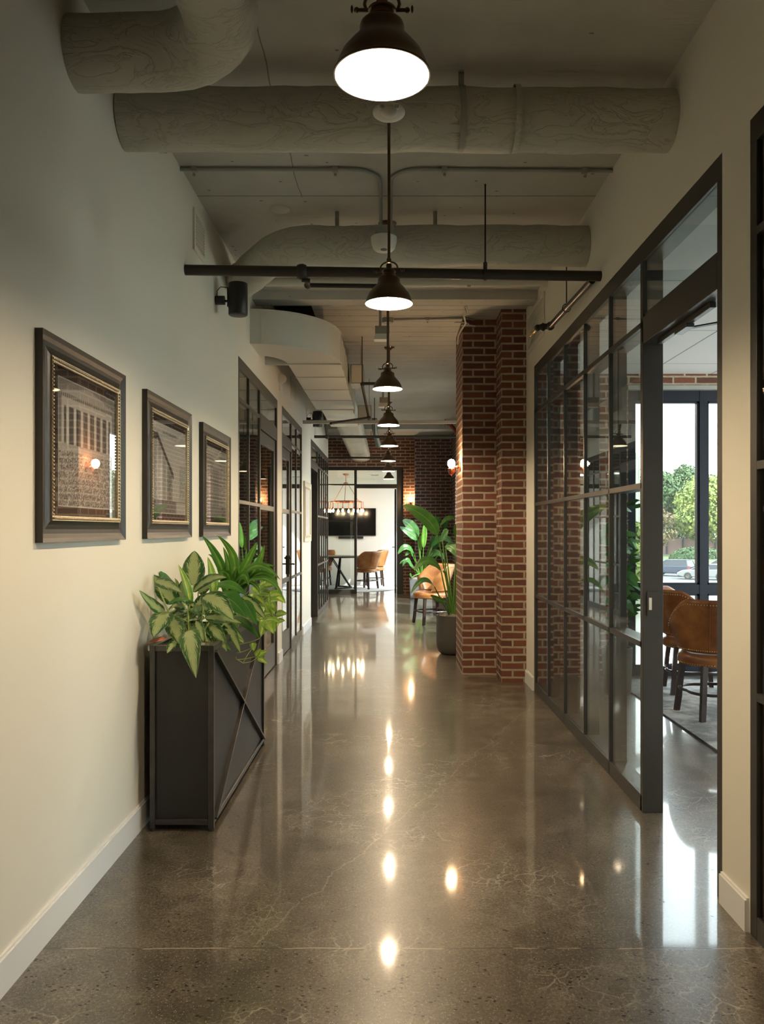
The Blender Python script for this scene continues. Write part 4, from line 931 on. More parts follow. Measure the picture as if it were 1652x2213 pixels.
for a, b, w_, sd_, bw in grn: leaf(B, cp(*a), cp(*b), w_*SC*a[2], sd_, .10, bw, 'ovate', .25, 16, 6, .04)
for a, b, w_ in (((712, 735, 3.98), (600, 372, 3.93), 85), ((905, 650, 4.2), (862, 300, 4.2), 95), ((935, 620, 4.3), (900, 430, 4.3), 60), ((582, 590, 4.2), (566, 492, 4.2), 36)):
    Pale = G(); leaf(Pale, cp(*a), cp(*b), w_*SC*a[2], (.9, -1, .1), .0, (.02, 0, 0), 'ovate', .5, 12, 6); build('young_leaf', Pale, 'pothos', t)
for a, b, w_, *_ in agl[:13]+agl[15:]+grn: stem(Sx, (R.uniform(-1.05, -.90), R.uniform(3.95, 4.2), .84), cp(*a), .0055, (0, 0, .02))
for g_ in (A, B, Pale, Sx):
    for v_ in g_.v: v_.x = max(v_.x, XL+.006)
build('foliage', A, 'agl', t); build('green_foliage', B, 'leaf', t); build('stems', Sx, 'stem_pale', t)
g = G(); leaf(g, cp(500, 1035, 3.9), cp(328, 1078, 3.78), 42*SC*3.9, (0, -1, .3), .1, None, 'ovate', .6, 10, 4, .3)
build('dried_leaf', g, 'rust_leaf', t)
# --- strap leaved plant in the middle ---
t = thing('strap_leaf_plant', 'tall dark green strap-leaved plant in the middle of the steel planter', 'plant', (-.93, 4.6, .85))
A, Sx = G(), G()
st = [((1040, 420, 4.55), (808, 108, 4.35), 78, (0, 0, .05)), ((1150, 360, 4.6), (945, 108, 4.5), 66, (.03, 0, .04)), ((1250, 330, 4.6), (1307, 165, 4.6), 62, None), ((1290, 450, 4.6), (1372, 190, 4.6), 78, (.03, 0, 0)),
 ((1075, 400, 4.55), (1000, 212, 4.5), 50, None), ((1035, 400, 4.6), (865, 280, 4.5), 60, (0, 0, .06)), ((1180, 370, 4.6), (1515, 512, 4.4), 62, (.04, 0, .12)), ((1250, 420, 4.6), (1500, 560, 4.4), 56, (.05, 0, .10)),
 ((1270, 470, 4.55), (1548, 698, 4.3), 48, (.09, 0, .09)), ((1190, 380, 4.5), (1230, 560, 4.3), 90, (.02, -.05, .06)), ((1100, 470, 4.5), (960, 440, 4.4), 60, (0, 0, .05)), ((1110, 500, 4.5), (1120, 400, 4.5), 60, None),
 ((1060, 480, 4.6), (950, 520, 4.4), 50, (0, 0, .05)), ((1190, 420, 4.7), (1480, 390, 4.6), 50, (.02, 0, .06)), ((1150, 520, 4.55), (1090, 640, 4.3), 60, (0, -.05, .06)), ((1240, 520, 4.6), (1330, 640, 4.4), 56, (.03, 0, .05)),
 ((1100, 440, 4.6), (1040, 300, 4.6), 60, None), ((1080, 560, 4.55), (890, 290, 4.5), 62, (0, 0, .03)), ((1200, 500, 4.7), (1180, 330, 4.7), 66, None), ((1020, 520, 4.6), (870, 480, 4.4), 50, (0, 0, .04))]
for a, b, w_, bw in st:
    base = Vector((R.uniform(-.93, -.89), R.uniform(4.53, 4.68), .96+R.uniform(0, .14))); p = cp(*a); q = cp(*b)
    leaf(A, base.lerp(p, .25), q, w_*SC*a[2]*1.3, (R.uniform(-.5, .5), -1, .5), 0, (Vector(bw) if bw else Vector((0, 0, .02)))+(p-(base.lerp(p, .25)+q)/2)*.8, 'strap', .35, 18, 6)
for k in range(3): stem(Sx, (-.96+.04*k, 4.55+.05*k, .83), (-.93+.02*k, 4.58+.05*k, 1.10), .012)
build('foliage', A, 'strap', t); build('stems', Sx, 'stem', t)
# --- marbled trailing vine at the far end ---
t = thing('trailing_vine', 'yellow-green marbled trailing vine at the far end of the steel planter', 'plant', (-.93, 5.0, .85))
A, Sx = G(), G()
for k in range(46):
    x, y = R.gauss(1330, 80), R.gauss(700, 120)
    if y < 540: y = 540+R.random()*60
    if x > 1480: x = 1470
    Y = R.uniform(4.65, 5.15); a = R.uniform(-.4, 1.6)
    L = R.uniform(70, 120); p = cp(x, y, Y); q = cp(x+L*math.cos(a), y+L*math.sin(a), Y-.05)
    leaf(A, p, q, L*.72*SC*Y, (R.uniform(-.5, .5), -1, .6), .1, None, 'heart', .25, 10, 6)
    stem(Sx, (R.uniform(-1.0, -.88), Y, .83), p, .002, (0, 0, .04))
for (a, b, w_) in (((1390, 860, 4.7), (1450, 990, 4.6), 120), ((1385, 880, 4.7), (1335, 1015, 4.6), 100), ((1265, 1070, 4.45), (1275, 1145, 4.4), 60), ((1300, 1190, 4.4), (1398, 1145, 4.4), 70), ((1310, 1200, 4.4), (1395, 1258, 4.38), 56), ((1290, 1190, 4.4), (1340, 1120, 4.4), 50), ((1130, 1020, 4.4), (1185, 1070, 4.4), 50)):
    leaf(A, cp(*a), cp(*b), w_*SC*a[2], (.2, -1, .4), .08, None, 'heart', .25, 10, 6)
def vine(pts, Y): Sx.tube([cp(x, y, Y) for x, y in pts], .0022, 6)
vine([(1320, 1035), (1240, 1065), (1140, 1085), (1100, 1110), (1095, 1155), (1120, 1215), (1180, 1252), (1250, 1240), (1310, 1200)], 4.4)
vine([(1180, 1250), (1215, 1185), (1262, 1120), (1275, 1075)], 4.4); vine([(1100, 1165), (1180, 1150), (1260, 1115)], 4.41); vine([(1120, 1220), (1200, 1215), (1290, 1195)], 4.42)
vine([(1390, 860), (1380, 760), (1330, 680)], 4.7); vine([(1320, 1035), (1345, 1010), (1385, 880)], 4.55)
build('foliage', A, 'pothos', t); build('stems', Sx, 'stem_pale', t)
# =================== bird of paradise plants ===================
def bop(lb, potfn, org, leaves, base, Y0, kx, ky, sc_):
    t = thing('bird_of_paradise', lb, 'plant', org)
    A, Yn, Sx = G(), G(), G()
    for sa, a, b, w_, bw, yg, dY in leaves:
        P = lambda q, yy: px(kx+q[0]/sc_, ky+q[1]/sc_, yy)
        pa, pb = P(a, Y0+dY), P(b, Y0+dY-.15)
        s0 = P(sa, Y0)
        stem(Sx, s0, pa, .011*Y0/9.25, (R.uniform(-.02, .02), 0, .02), .006)
        if yg: Yn = G()
        leaf(Yn if yg else A, pa, pb, w_/sc_/FP*Y0, (R.uniform(-.3, .3), -1, .45), .1, bw, 'paddle', .25, 18, 8, .06)
        if yg: build('young_leaf', Yn, 'bop_y', t)
    for v_ in A.v+Sx.v:
        v_.x = min(v_.x, 1.285); v_.y = min(v_.y, 17.48)
    build('foliage', A, 'bop', t)
    build('stalks', Sx, 'stem', t)
    return t
b0 = (690, 1560)
bop('tall paddle-leaved plant in the round charcoal pot by the brick pillar', None, (.72, 9.3, .42), [
 (b0, (500, 560), (60, 182), 175, (.12, 0, .05), 0, -.1), (b0, (742, 600), (722, 425), 60, None, 0, .1), ((670, 1560), (545, 1010), (205, 1005), 115, (0, 0, .22), 0, -.2),
 ((650, 1560), (462, 1212), (165, 1300), 70, (.0, 0, .22), 0, -.3), ((640, 1560), (603, 1400), (412, 1318), 75, (0, 0, -.02), 0, -.25), ((690, 1560), (560, 610), (640, 500), 120, None, 0, .15),
 ((700, 1560), (600, 700), (760, 860), 130, (.03, 0, .10), 0, .1), ((680, 1560), (600, 1055), (566, 1008), 50, None, 0, 0), ((715, 1560), (750, 700), (830, 500), 110, None, 0, .2), ((720, 1560), (760, 950), (900, 700), 110, None, 0, .2)],
 b0, 9.27, 860, 1060, 5.827)
t = thing('plant_pot', 'round charcoal plant pot on the floor behind the brick pillar', 'pot', (.715, 9.27, 0))
build('pot', G().lathe([(0, .0), (.14, .0), (.175, .03), (.195, .08), (.20, .16), (.20, .438), (.188, .438), (.185, .40), (0, .40)], (.715, 9.27, 0), 40), 'pot', t)
g = G()
for k in range(240):
    a, r_ = R.uniform(0, 6.3), .17*math.sqrt(R.random()); p = Vector((.715+r_*math.cos(a), 9.27+r_*math.sin(a), .425)); b = R.uniform(0, 6.3)
    g.tube([p+Vector((math.cos(b+q)*.02, math.sin(b+q)*.02, .014*q*math.sin(q+k))) for q in (0, .9, 1.8, 2.7)], .003, 3, False)
g.lathe([(0, .425), (.186, .42)], (.715, 9.27, 0), 24)
tag(build('moss', g, 'moss'), 'pale moss in the round charcoal pot', 'moss', kind='stuff')
g = G(); g.ball((.83, 9.0, .095), .10, 10, (.8, .45, .95)).ball((.90, 9.0, .15), .09, 10, (.7, .5, 1.2))
tag(build('plastic_bag', g, 'tile_floor_black'), 'crumpled black bag on the floor against the charcoal pot', 'bag')
c0 = (300, 1050)
bop('wide paddle-leaved plant in the slate planter by the far brick', None, (.62, 16.9, .36), [
 (c0, (248, 600), (58, 375), 150, (.06, 0, .1), 0, 0), (c0, (252, 605), (25, 455), 110, (.1, 0, -.06), 0, -.1), (c0, (325, 725), (345, 400), 72, None, 1, -.1), ((290, 1050), (285, 760), (292, 560), 50, None, 1, 0),
 ((310, 1050), (445, 535), (520, 330), 110, None, 0, .2), ((310, 1050), (410, 735), (560, 620), 150, (0, 0, .1), 0, .1), ((320, 1050), (420, 720), (712, 722), 90, (.05, 0, .4), 0, -.1), ((270, 1050), (205, 800), (2, 805), 80, (0, 0, .3), 0, -.2),
 ((270, 1050), (200, 850), (100, 825), 60, (0, 0, .2), 0, -.1), ((265, 1050), (205, 990), (25, 925), 55, (0, 0, .2), 0, -.1), ((260, 1050), (190, 960), (60, 960), 50, (0, 0, .3), 0, -.2), ((330, 1050), (400, 880), (592, 875), 75, (0, 0, .3), 0, -.1),
 ((320, 1050), (540, 440), (738, 372), 60, (0, 0, .2), 1, 0), ((320, 1050), (560, 470), (640, 380), 120, None, 0, .3), ((280, 1050), (180, 1090), (150, 1060), 60, None, 0, -.5), ((330, 1050), (600, 700), (740, 860), 120, (0, 0, .3), 0, .1)],
 c0, 16.9, 860, 1060, 5.827)
t = thing('plant_pot', 'square slate-grey planter on the floor by the far brick wall', 'pot', (.62, 16.9, 0))
g = G(); g.prism([(-.22, -.22), (.22, -.22), (.22, .22), (-.22, .22)], lambda p: (.62+p[0], 16.9+p[1], 0), lambda p: (.62+p[0]*1.1, 16.9+p[1]*1.1, .40))
build('pot', g, 'grey_pot', t, bevel=.01)
g = G(); g.box(.42, .82, 16.7, 17.1, .40, .425); tag(build('moss', g, 'moss'), 'pale moss on top of the slate planter', 'moss', kind='stuff')
# ficus in the office
t = thing('potted_tree', 'small leafy tree in a dark pot behind the glass of the office', 'plant', (1.93, 6.98, 0))
build('pot', G().lathe([(0, 0), (.10, 0), (.115, .02), (.13, .40), (.118, .40), (.11, .36), (0, .36)], (1.93, 6.98, 0), 32), 'pot', t)
tr = G().tube([(1.93, 6.98, .36), (1.92, 6.97, .6), (1.96, 6.98, .85), (1.95, 6.98, 1.2)], [.018, .014, .012, .008], 8)
A = G()
for k in range(95):
    a = R.uniform(0, 2*PI); h = R.uniform(.62, 1.62); r_ = R.uniform(.05, .27)*(1-.4*abs(h-1.1))
    p = Vector((1.96+.5*r_*math.cos(a), 6.98+.5*r_*math.sin(a), h)); q = p+Vector((math.cos(a)*R.uniform(.08, .14), math.sin(a)*R.uniform(.08, .14), R.uniform(-.10, .05)))
    leaf(A, p, q, R.uniform(.04, .07), (math.cos(a)*.3, -1, .8), .1, None, 'ovate', .2, 6, 4)
    if k % 3 == 0: tr.tube([(1.95, 6.98, min(1.2, h-.05)), p], .003, 5)
build('trunk', tr, 'bark', t); build('foliage', A, 'leaf', t)
# =================== chairs ===================
def make_chair(lm='leather'):
    """front of the chair faces +Y; origin on the floor under the seat centre"""
    r = thing('tub_chair', '', 'chair')
    def top(a):   # a: 0 at the back (-Y), +-110 deg at the arm fronts
        return .875-.23*min(1, max(0, abs(a)-1.15)/.9)**1.4
    def shell(a, s_, off):
        z = .50+(top(a)-.50)*s_; rr_ = .252+.085*s_+off; q = 1.0
        return Vector((rr_*1.02*math.sin(a), -rr_*math.cos(a)*(1.0)+.02-.03*s_, z))
    am = math.radians(112); g = G(); th = .045
    sec = [(0, 0), (.25, 0), (.5, 0), (.75, 0), (.95, 0), (1.0, -.008), (1.03, -.022), (1.0, -.038), (.95, -th), (.6, -th), (.3, -th), (0, -th), (-.04, -th*.5), (0, 0)]
    N = 40
    def fn(u, v):
        a = -am+2*am*u; k = v*(len(sec)-1); i_ = min(int(k), len(sec)-2); f = k-i_
        s_ = sec[i_][0]*(1-f)+sec[i_+1][0]*f; o_ = sec[i_][1]*(1-f)+sec[i_+1][1]*f
        return shell(a, s_, o_)
    g.grid(fn, N, len(sec)-1)
    for a, fl in ((-am, 0), (am, 1)):
        vs = [shell(a, s_, o_) for s_, o_ in sec[:-1]]; g.add(vs, [tuple(range(len(vs)))])
    build('backrest', g, lm, r, local=True)
    for k, a in enumerate((-.62, .62)):
        build('seam', G().tube([shell(a, s_, .001) for s_ in (0, .25, .5, .75, 1.0)], .003, 6), 'leather', r, local=True)
    M_ = 64
    for s_, o_ in ((.02, .002), (.93, .002)):
        nb = G()
        for k in range(M_+1): nb.ball(shell(-am+2*am*k/M_, s_, o_), .0046, 4)
        build('nailhead_trim', nb, 'brass', r, local=True)
    seat = G().lathe([(0, .495), (.16, .492), (.225, .478), (.252, .455), (.258, .43), (.255, .395), (.24, .385), (0, .385)], (0, .03, 0), 40)
    build('seat', seat, lm, r, local=True)
    sn = G()
    for k in range(80): a = 2*PI*k/80; sn.ball((.256*math.cos(a), .03+.256*math.sin(a), .402), .0042, 4)
    build('seat_nailhead_trim', sn, 'brass', r, local=True)
    build('swivel_post', G().lathe([(.10, .37), (.10, .50), (.06, .50)], (0, 0, 0), 20), 'wood', r, local=True)
    for sx_ in (-1, 1):
        for sy_ in (-1, 1):
            pts = [(sx_*.165, sy_*.165+.02, .40), (sx_*.18, sy_*.18+.02, .25), (sx_*.188, sy_*.188+.02, .12), (sx_*.20, sy_*.20+.02, 0)]
            l_ = G()
            for a, b in zip(pts[:-1], pts[1:]):
                w0 = .021 if a[2] > .3 else .019; w1 = .018
                l_.prism([(-1, -1), (1, -1), (1, 1), (-1, 1)], lambda p, a=a, w0=w0: (a[0]+p[0]*w0, a[1]+p[1]*w0, a[2]), lambda p, b=b, w1=w1: (b[0]+p[0]*w1, b[1]+p[1]*w1, b[2]))
            build('leg', l_, 'wood', r, local=True)
    sg = G()
    for q in range(4):
        a0 = PI/4+q*PI/2; sg.tube([(.255*math.cos(a0+(PI/2)*k/8)*(.84+.16*abs(math.cos((k/8-.0)*PI))), .02+.255*math.sin(a0+(PI/2)*k/8)*(.84+.16*abs(math.cos(k/8*PI))), .19) for k in range(9)], .012, 6)
    build('stretcher', sg, 'wood', r, local=True)
    return r
ch = make_chair(); ch.location = (2.43, 6.12, .012); ch.rotation_euler = (0, 0, .12); ch['label'] = 'cognac leather tub chair seen from behind, nearest in the office doorway'; ch['group'] = 'leather tub chairs'
dup(ch, (2.58, 7.06, .012), -PI/2-.15, 'cognac leather tub chair nearer the office window, behind the nearest one', 'leather tub chairs')
ch2 = make_chair('leather_pale'); ch2.location = (.62, 12.25, 0); ch2.rotation_euler = (0, 0, PI/2+.35); ch2['label'] = 'worn tan leather tub chair in the corridor, behind the charcoal pot'; ch2['group'] = 'leather tub chairs'
dup(ch2, (-.56, 19.35, .012), 1.0, 'tan leather tub chair in the far meeting room, nearest the doorway', 'leather tub chairs')
dup(ch2, (-.38, 20.3, .012), 1.7, 'tan leather tub chair in the far meeting room, partly behind the other', 'leather tub chairs')
dup(ch2, (-1.72, 20.38, .012), PI-.1, 'tan leather tub chair behind the meeting table, seen through the glass', 'leather tub chairs')
# =================== rugs ===================
tag(build('rug', G().box(2.06, 5.4, 4.4, 7.6, 0, .012), 'rug'), 'distressed grey rug under the office chairs', 'rug')
tag(build('rug', G().lathe([(0, .010), (1.2, .010), (1.205, .005), (1.2, .0)], (-1.03, 19.55, 0), 64), 'rug_white'), 'round white rug in the far meeting room', 'rug')
# =================== far meeting room ===================
t = thing('meeting_table', 'round dark meeting table on crossed metal legs at the far end', 'table', (-1.42, 19.6, 0.01))
build('table_top', G().lathe([(0, .742), (.70, .742), (.72, .750), (.72, .768), (.70, .775), (0, .775)], (-1.42, 19.6, 0), 48), 'wood', t)
for k in range(4):
    a = PI/4+k*PI/2; c = Vector((-1.42, 19.6, 0)); d = Vector((math.cos(a), math.sin(a), 0)); s_ = Vector((-math.sin(a), math.cos(a), 0))
    build('leg', G().bar(c+d*.42+s_*.22+Vector((0, 0, .03)), c+d*.15-s_*.15+Vector((0, 0, .742)), .05, .02).bar(c+d*.42-s_*.22+Vector((0, 0, .03)), c+d*.15+s_*.15+Vector((0, 0, .742)), .05, .02).bar(c+d*.42-s_*.25+Vector((0, 0, .025)), c+d*.42+s_*.25+Vector((0, 0, .025)), .05, .03), 'steel', t)
t = thing('television', 'large black television on the white end wall', 'television', (-1.01, 20.85, 1.6))
build('screen', G().box(-1.64, -.39, 20.845, 20.85, 1.26, 1.94), 'tv', t)
build('casing', G().box(-1.65, -.38, 20.85, 20.885, 1.25, 1.95).box(-1.3, -.7, 20.885, 20.9, 1.4, 1.8), 'black_pl', t)
t = thing('soundbar', 'slim black soundbar on the wall under the television', 'soundbar', (-1.01, 20.87, 1.20))
build('body', G().box(-1.33, -.70, 20.83, 20.90, 1.175, 1.235), 'black_pl', t, bevel=.006)
t = thing('chandelier', 'round copper pipe chandelier with bare bulbs over the meeting table', 'chandelier', (-1.06, 19.3, 2.72))
c = Vector((-1.06, 19.3, 0)); zr2 = 2.06; rr2 = .35
build('canopy', G().lathe([(0, 2.67), (.03, 2.675), (.07, 2.70), (.075, 2.72)], c, 24), 'copper', t)
build('stem', G().tube([c+Vector((0, 0, 2.70)), c+Vector((0, 0, 2.50))], .007, 8).lathe([(.0, 2.48), (.05, 2.485), (.06, 2.50), (.02, 2.52)], c, 20), 'copper', t)
ring_ = [c+Vector((rr2*math.cos(2*PI*k/48), rr2*math.sin(2*PI*k/48), zr2)) for k in range(49)]
build('ring', G().tube(ring_, .020, 10, False), 'copper', t)
for k in range(3):
    a = .5+k*2*PI/3; build('chain', G().tube([c+Vector((.05*math.cos(a), .05*math.sin(a), 2.49)), c+Vector((rr2*math.cos(a), rr2*math.sin(a), zr2))], .006, 6), 'copper', t)
for k in range(10):
    a = 2*PI*k/10+.2; d = Vector((math.cos(a), math.sin(a), 0)); p = c+d*(rr2+.06)
    ar = build('arm', G().tube([c+d*rr2+Vector((0, 0, zr2)), p+Vector((0, 0, zr2)), p+Vector((0, 0, zr2-.13))], .008, 8).lathe([(.018, -.13), (.020, -.16), (.016, -.18)], p+Vector((0, 0, zr2)), 12), 'copper', t)
    build('bulb', G().ball(p+Vector((0, 0, zr2-.215)), .024, 8, (1, 1, 1.5)), 'bulb', t)
for (x, y, lb) in ((-.38, 19.6, 'small square ceiling diffuser over the far chairs'), (-.05, 20.2, 'second square ceiling diffuser near the far doorway')):
    t = thing('ceiling_diffuser', lb, 'ceiling diffuser', (x, y, 2.71)); build('plate', G().box(x-.15, x+.15, y-.15, y+.15, 2.708, 2.72), 'enamel', t, bevel=.003)
    build('louvre', G().box(x-.09, x+.09, y-.09, y+.09, 2.700, 2.708), 'grey_metal', t)
# added glowing ceiling panels, not known fixtures, that brighten the meeting room
MAT['added_panel'] = emis('added_panel_glow', (1, .97, .92, 1), strength=7.0)
for (x, y, lb) in ((-2.2, 19.6, 'added square light panel on the left ceiling of the far meeting room'), (.45, 19.0, 'added square light panel on the right ceiling of the far meeting room')):
    t = thing('added_light_panel', lb, 'added light', (x, y, 2.71)); build('frame', G().box(x-.31, x+.31, y-.31, y+.31, 2.712, 2.72), 'enamel', t)
    build('diffuser', G().box(x-.29, x+.29, y-.29, y+.29, 2.706, 2.7115), 'added_panel', t)
# =================== outside ===================
GZ = -3.30
struct('ground', G().box(-30, 260, 8.2, 75, GZ-.4, GZ), 'concrete_out', 'pale street paving outside')
struct('road', G().box(-30, 260, 75, 92, GZ-.4, GZ+.01), 'asphalt', 'asphalt street')
struct('lawn', G().box(-30, 260, 92, 240, GZ-.4, GZ+.05), 'lawn', 'grass beyond the street')
struct('building_base', G().box(1.6, 6.3, 8.1, 8.3, GZ, -.2), 'bricks')
struct('terrace', G().box(1.65, 6.3, 8.3, 9.6, -.35, -.05), 'concrete_out')
def tree(lb, x, y, top, rad, trunk_h, mat, n, seed, trunk_r=.35):
    r_ = random.Random(seed); t = thing('tree', lb, 'tree', (x, y, GZ))
    g = G(); g.tube([(x, y, GZ), (x+.1, y, GZ+trunk_h*.6), (x, y, GZ+trunk_h*1.3)], [trunk_r, trunk_r*.75, trunk_r*.5], 8)
    for k in range(7):
        a = r_.uniform(0, 6.28); g.tube([(x, y, GZ+trunk_h*r_.uniform(.7, 1.1)), (x+math.cos(a)*rad*.4, y+math.sin(a)*rad*.4, GZ+trunk_h+(top-trunk_h)*.3), (x+math.cos(a)*rad*.65, y+math.sin(a)*rad*.65, GZ+trunk_h+(top-trunk_h)*.55)], [trunk_r*.4, trunk_r*.22, trunk_r*.08], 6)
    build('trunk', g, 'bark', t)
    f = G(); hz = (top-trunk_h)/2; cz_ = GZ+trunk_h+hz; lumps = []
    for k in range(46):
        a = r_.uniform(0, 6.28); zz = r_.uniform(-.9, .95); rr_ = math.sqrt(max(0, 1-zz*zz))*r_.uniform(.35, .8)
        lumps.append((Vector((x+math.cos(a)*rr_*rad, y+math.sin(a)*rr_*rad, cz_+zz*hz*.8)), r_.uniform(.22, .38)*rad))
    vs, fs = [], []
    for k in range(n):
        c_, lr = r_.choice(lumps); d = Vector((r_.gauss(0, 1), r_.gauss(0, 1), r_.gauss(0, 1))).normalized(); p = c_+d*lr*r_.uniform(.7, 1.05)
        s_ = r_.uniform(.16, .34)*(rad/5)**.5; u = d.cross(Vector((r_.gauss(0, 1), r_.gauss(0, 1), r_.gauss(0, 1)))).normalized()*s_; v = (d+Vector((r_.gauss(0, .4), r_.gauss(0, .4), r_.gauss(0, .4)))).cross(u).normalized()*s_*.7
        b = len(vs); vs += [p-u, p-v, p+u, p+v]; fs.append((b, b+1, b+2, b+3))
    f.add(vs, fs); build('foliage', f, mat, t)
tree('bright yellow-green tree with a dark trunk beyond the parked cars', 56.5, 148, 12.6, 6.8, 3.4, 'tree1', 9000, 1, .55)
tree('rusty-brown small tree at the left edge of the office window view', 47.2, 146, 9.2, 4.2, 1.2, 'tree3', 2600, 2, .18)
tree('pale green willowy tree right of the window mullion', 65.5, 150, 13.5, 6.0, 3.0, 'tree1', 7000, 3, .4)
tree('tall pointed dark green tree rising above the rest', 62.5, 175, 20.0, 5.0, 3, 'tree2', 8000, 4)
tree('round dark green tree in the left of the window view', 56.5, 172, 17.0, 8.0, 2, 'tree2', 9000, 5)
tree('dark green tree seen through the glass behind the utility pole', 41.5, 165, 14.0, 7, 3, 'tree2', 7000, 6)
tree('dark green tree at the right edge of the window view', 73.0, 180, 17.0, 7, 4, 'tree2', 7000, 7)
tree('pale tree in the middle distance between the dark ones', 61.5, 160, 15.5, 6.0, 3, 'tree1', 6000, 9)
tree('leafy street tree close to the office, behind the pole', 8.0, 28, 5.4, .9, 1.8, 'tree1', 3000, 10, .08)
for k, (x, y, s_) in enumerate(((49.0, 131, 1.9), (53.5, 124, 1.5))):
    b = G(); r_ = random.Random(20+k); vs, fs = [], []
    for q in range(1500):
        d = Vector((r_.gauss(0, 1), r_.gauss(0, 1), abs(r_.gauss(0, 1)))).normalized(); p = Vector((x+d.x*2.3*s_, y+d.y*2, GZ+d.z*s_)); u = Vector((r_.uniform(-1, 1), r_.uniform(-1, 1), r_.uniform(-1, 1))).normalized()*.28; v = u.cross(d).normalized()*.16
        n_ = len(vs); vs += [p-u, p-v, p+u, p+v]; fs.append((n_, n_+1, n_+2, n_+3))
    b.add(vs, fs); tag(build('shrub', b, 'tree2'), ('low spreading shrub left of the yellow tree' if k == 0 else 'lower shrub next to the yellow tree trunk'), 'shrub')
t = thing('boundary_wall', 'low pinkish brick wall with dark posts beyond the trees', 'wall', (60, 160, GZ))
build('wall', G().box(30, 100, 156, 156.4, GZ, GZ+3.0), 'brick_out', t)
for k in range(16): build('post', G().box(40+k*3.1, 40.25+k*3.1, 155.7, 155.95, GZ, GZ+3.2), 'black_frame', t)
tree('dark green filling tree behind the rusty small tree', 52.0, 185, 14.5, 7.5, 1.0, 'tree2', 8000, 11)
tree('mid green filling tree behind the yellow-green tree', 65.5, 195, 18.0, 9.0, 1.0, 'tree2', 9000, 12)
tree('light green tree behind the right willowy tree', 72.0, 195, 14.5, 8.0, 1.0, 'tree1', 8000, 13)
tree('broad pale tree past the right edge of the office window', 86.0, 165, 14.0, 7.0, 3.0, 'tree1', 5000, 14)
tree('broad dark tree far to the right along the street', 104.0, 170, 15.0, 8.0, 3.0, 'tree2', 5000, 15)
def lamp_post(lb, x, y, h, arm):
    t = thing('street_lamp', lb, 'street lamp', (x, y, GZ)); s_ = 1 if arm > 0 else -1
    build('pole', G().tube([(x, y, GZ), (x, y, h-.4)], [.09, .06], 10), 'grey_metal', t)
    build('arm', G().tube([(x, y, h-.5), (x+.3*s_, y, h-.15), (x+abs(arm)*.5*s_, y, h+.02), (x+arm, y, h)], .045, 8), 'grey_metal', t)
    build('lamp_head', G().ball((x+arm+.45*s_, y, h), .55, 10, (1, .3, .18)).tube([(x+arm+.3*s_, y, h), (x+arm+.3*s_, y, h+.28)], .06, 8), 'white_metal', t)
lamp_post('street lamp with a flat head above the treetops', 18.2, 60, EYE+170*60/FP, 1.9)
lamp_post('second street lamp, its head among the pale treetops', 57.0, 132, EYE+91*132/FP, -2.8)
t = thing('utility_pole', 'tall grey utility pole behind the glass left of the doorway post', 'pole', (11.95, 40, GZ))
build('pole', G().tube([(11.95, 40, GZ), (11.95, 40, EYE+166*40/FP)], [.17, .14], 12), 'grey_metal', t)
build('bracket', G().box(11.95, 12.35, 39.95, 40.05, 4.3, 4.4).ball((12.35, 40, 4.1), .16, 8), 'grey_metal', t)
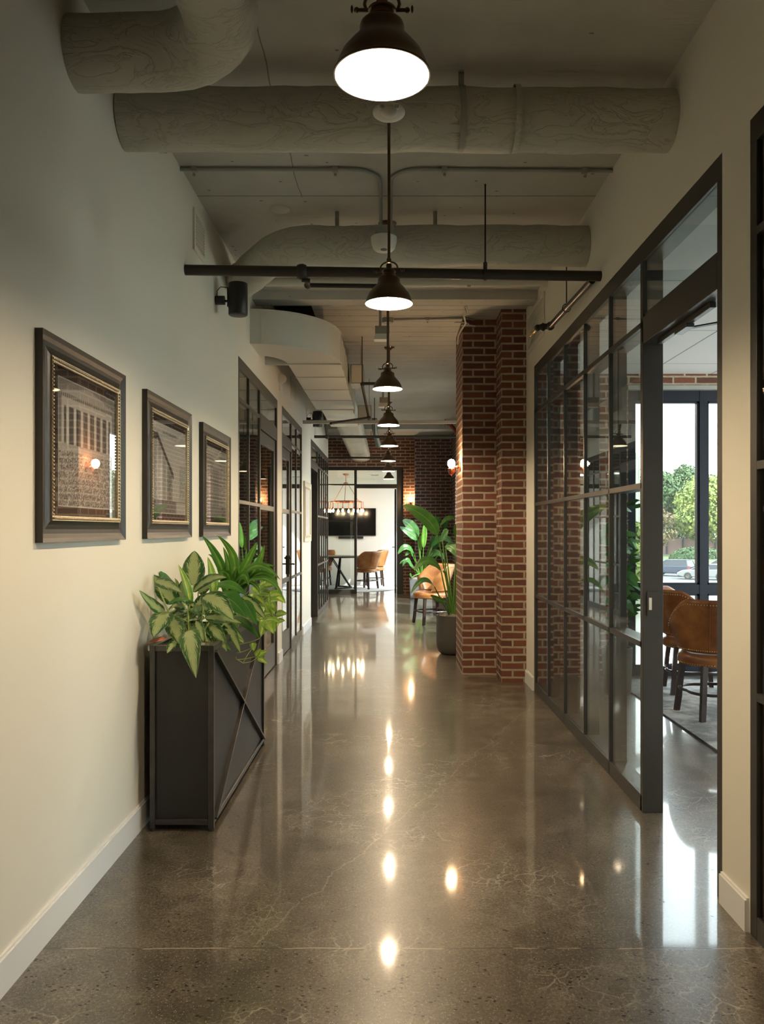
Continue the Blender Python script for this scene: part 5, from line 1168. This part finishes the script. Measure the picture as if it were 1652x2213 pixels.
def car(lb, x, y, head, paint, kind, z=GZ+.01):
    """side profile drawn along local +X (front)"""
    t = thing('parked_car', lb, 'car', (x, y, z), head, group='parked cars in the street')
    W = .90
    if kind == 'sedan':
        body = [(-2.35, .35), (-2.4, .75), (-2.3, .98), (-1.6, 1.02), (1.0, .95), (2.0, .82), (2.35, .65), (2.38, .35), (1.9, .25), (-1.9, .25)]
        cab = [(-1.85, 1.0), (-1.15, 1.42), (.25, 1.44), (1.15, .95)]; roof = 1.44
    else:
        body = [(-2.2, .40), (-2.25, .80), (-2.2, 1.08), (1.0, 1.05), (2.0, .95), (2.25, .75), (2.25, .42), (1.9, .32), (-1.9, .32)]
        cab = [(-2.15, 1.06), (-1.95, 1.62), (.2, 1.66), (1.15, 1.04)]; roof = 1.66
    build('body', G().prism(body, lambda p: (p[0], -W, p[1]), lambda p: (p[0], W, p[1])), paint, t, local=True, bevel=.07)
    cg = G(); cg.prism(cab, lambda p: (p[0], -W*(.94-.22*(p[1]-1)/.6), p[1]), lambda p: (p[0], W*(.94-.22*(p[1]-1)/.6), p[1]))
    build('windows', cg, 'tv', t, local=True, bevel=.03)
    a, b = cab[1], cab[2]; rw = W*(.94-.22*(roof-1)/.6)
    rf = G().box(a[0]+.05, b[0]-.02, -rw, rw, roof-.03, roof+.03)
    for s_ in (-1, 1):
        for p, q in ((cab[0], cab[1]), (cab[3], cab[2]), ((-.45, 1.0), (-.4, roof))):
            f_ = lambda p: (p[0], s_*(W*(.94-.22*(p[1]-1)/.6)+.005), p[1]); rf.bar(f_(p), f_(q), .07, .05)
    build('roof', rf, paint, t, local=True, bevel=.01)
    for wx in (-1.38, 1.42):
        for s_ in (-1, 1):
            wh = build('wheel', G().lathe([(0, -.1), (.33, -.1), (.34, .0), (.33, .1), (0, .1)], (wx, s_*.82, .34), 20, Matrix.Rotation(PI/2, 3, 'X')), 'rubber', t, local=True)
            build('hub', G().lathe([(0, .0), (.20, -.01), (.20, .01), (0, .0)], (wx, s_*.94, .34), 16, Matrix.Rotation(PI/2, 3, 'X')), 'steel_edge', wh, local=True)
    for s_ in (-1, 1): build('tail_light', G().box(-2.42 if kind == 'sedan' else -2.27, -2.22, s_*.72-.16, s_*.72+.16, .78, .98 if kind == 'sedan' else 1.1), 'tail', t, local=True, bevel=.02)
    return t
MAT['tail'] = simple('red_tail_light', (.45, .02, .02, 1), .3)
ps = carpaint('silver_paint', (.17, .17, .165, 1)); pb = carpaint('slate_blue_paint', (.022, .032, .055, 1)); pd = carpaint('dark_grey_paint', (.02, .022, .028, 1)); pw = carpaint('white_paint_car', (.25, .25, .25, 1))
hd = PI-.45
car('silver saloon car parked nearest, its nose to the left', 29.7, 77.5, hd, ps, 'sedan')
car('slate blue estate car parked behind the silver saloon', 28.6, 83.5, hd-.35, pb, 'suv')
car('dark grey saloon car beyond the blue estate', 30.6, 89, hd-.3, pd, 'sedan')
car('white car at the left edge of the doorway view', 28.8, 95, hd-.2, pw, 'sedan')
car('silver-grey estate car at the right end of the parked row', 34.0, 84, hd-.35, ps, 'suv')
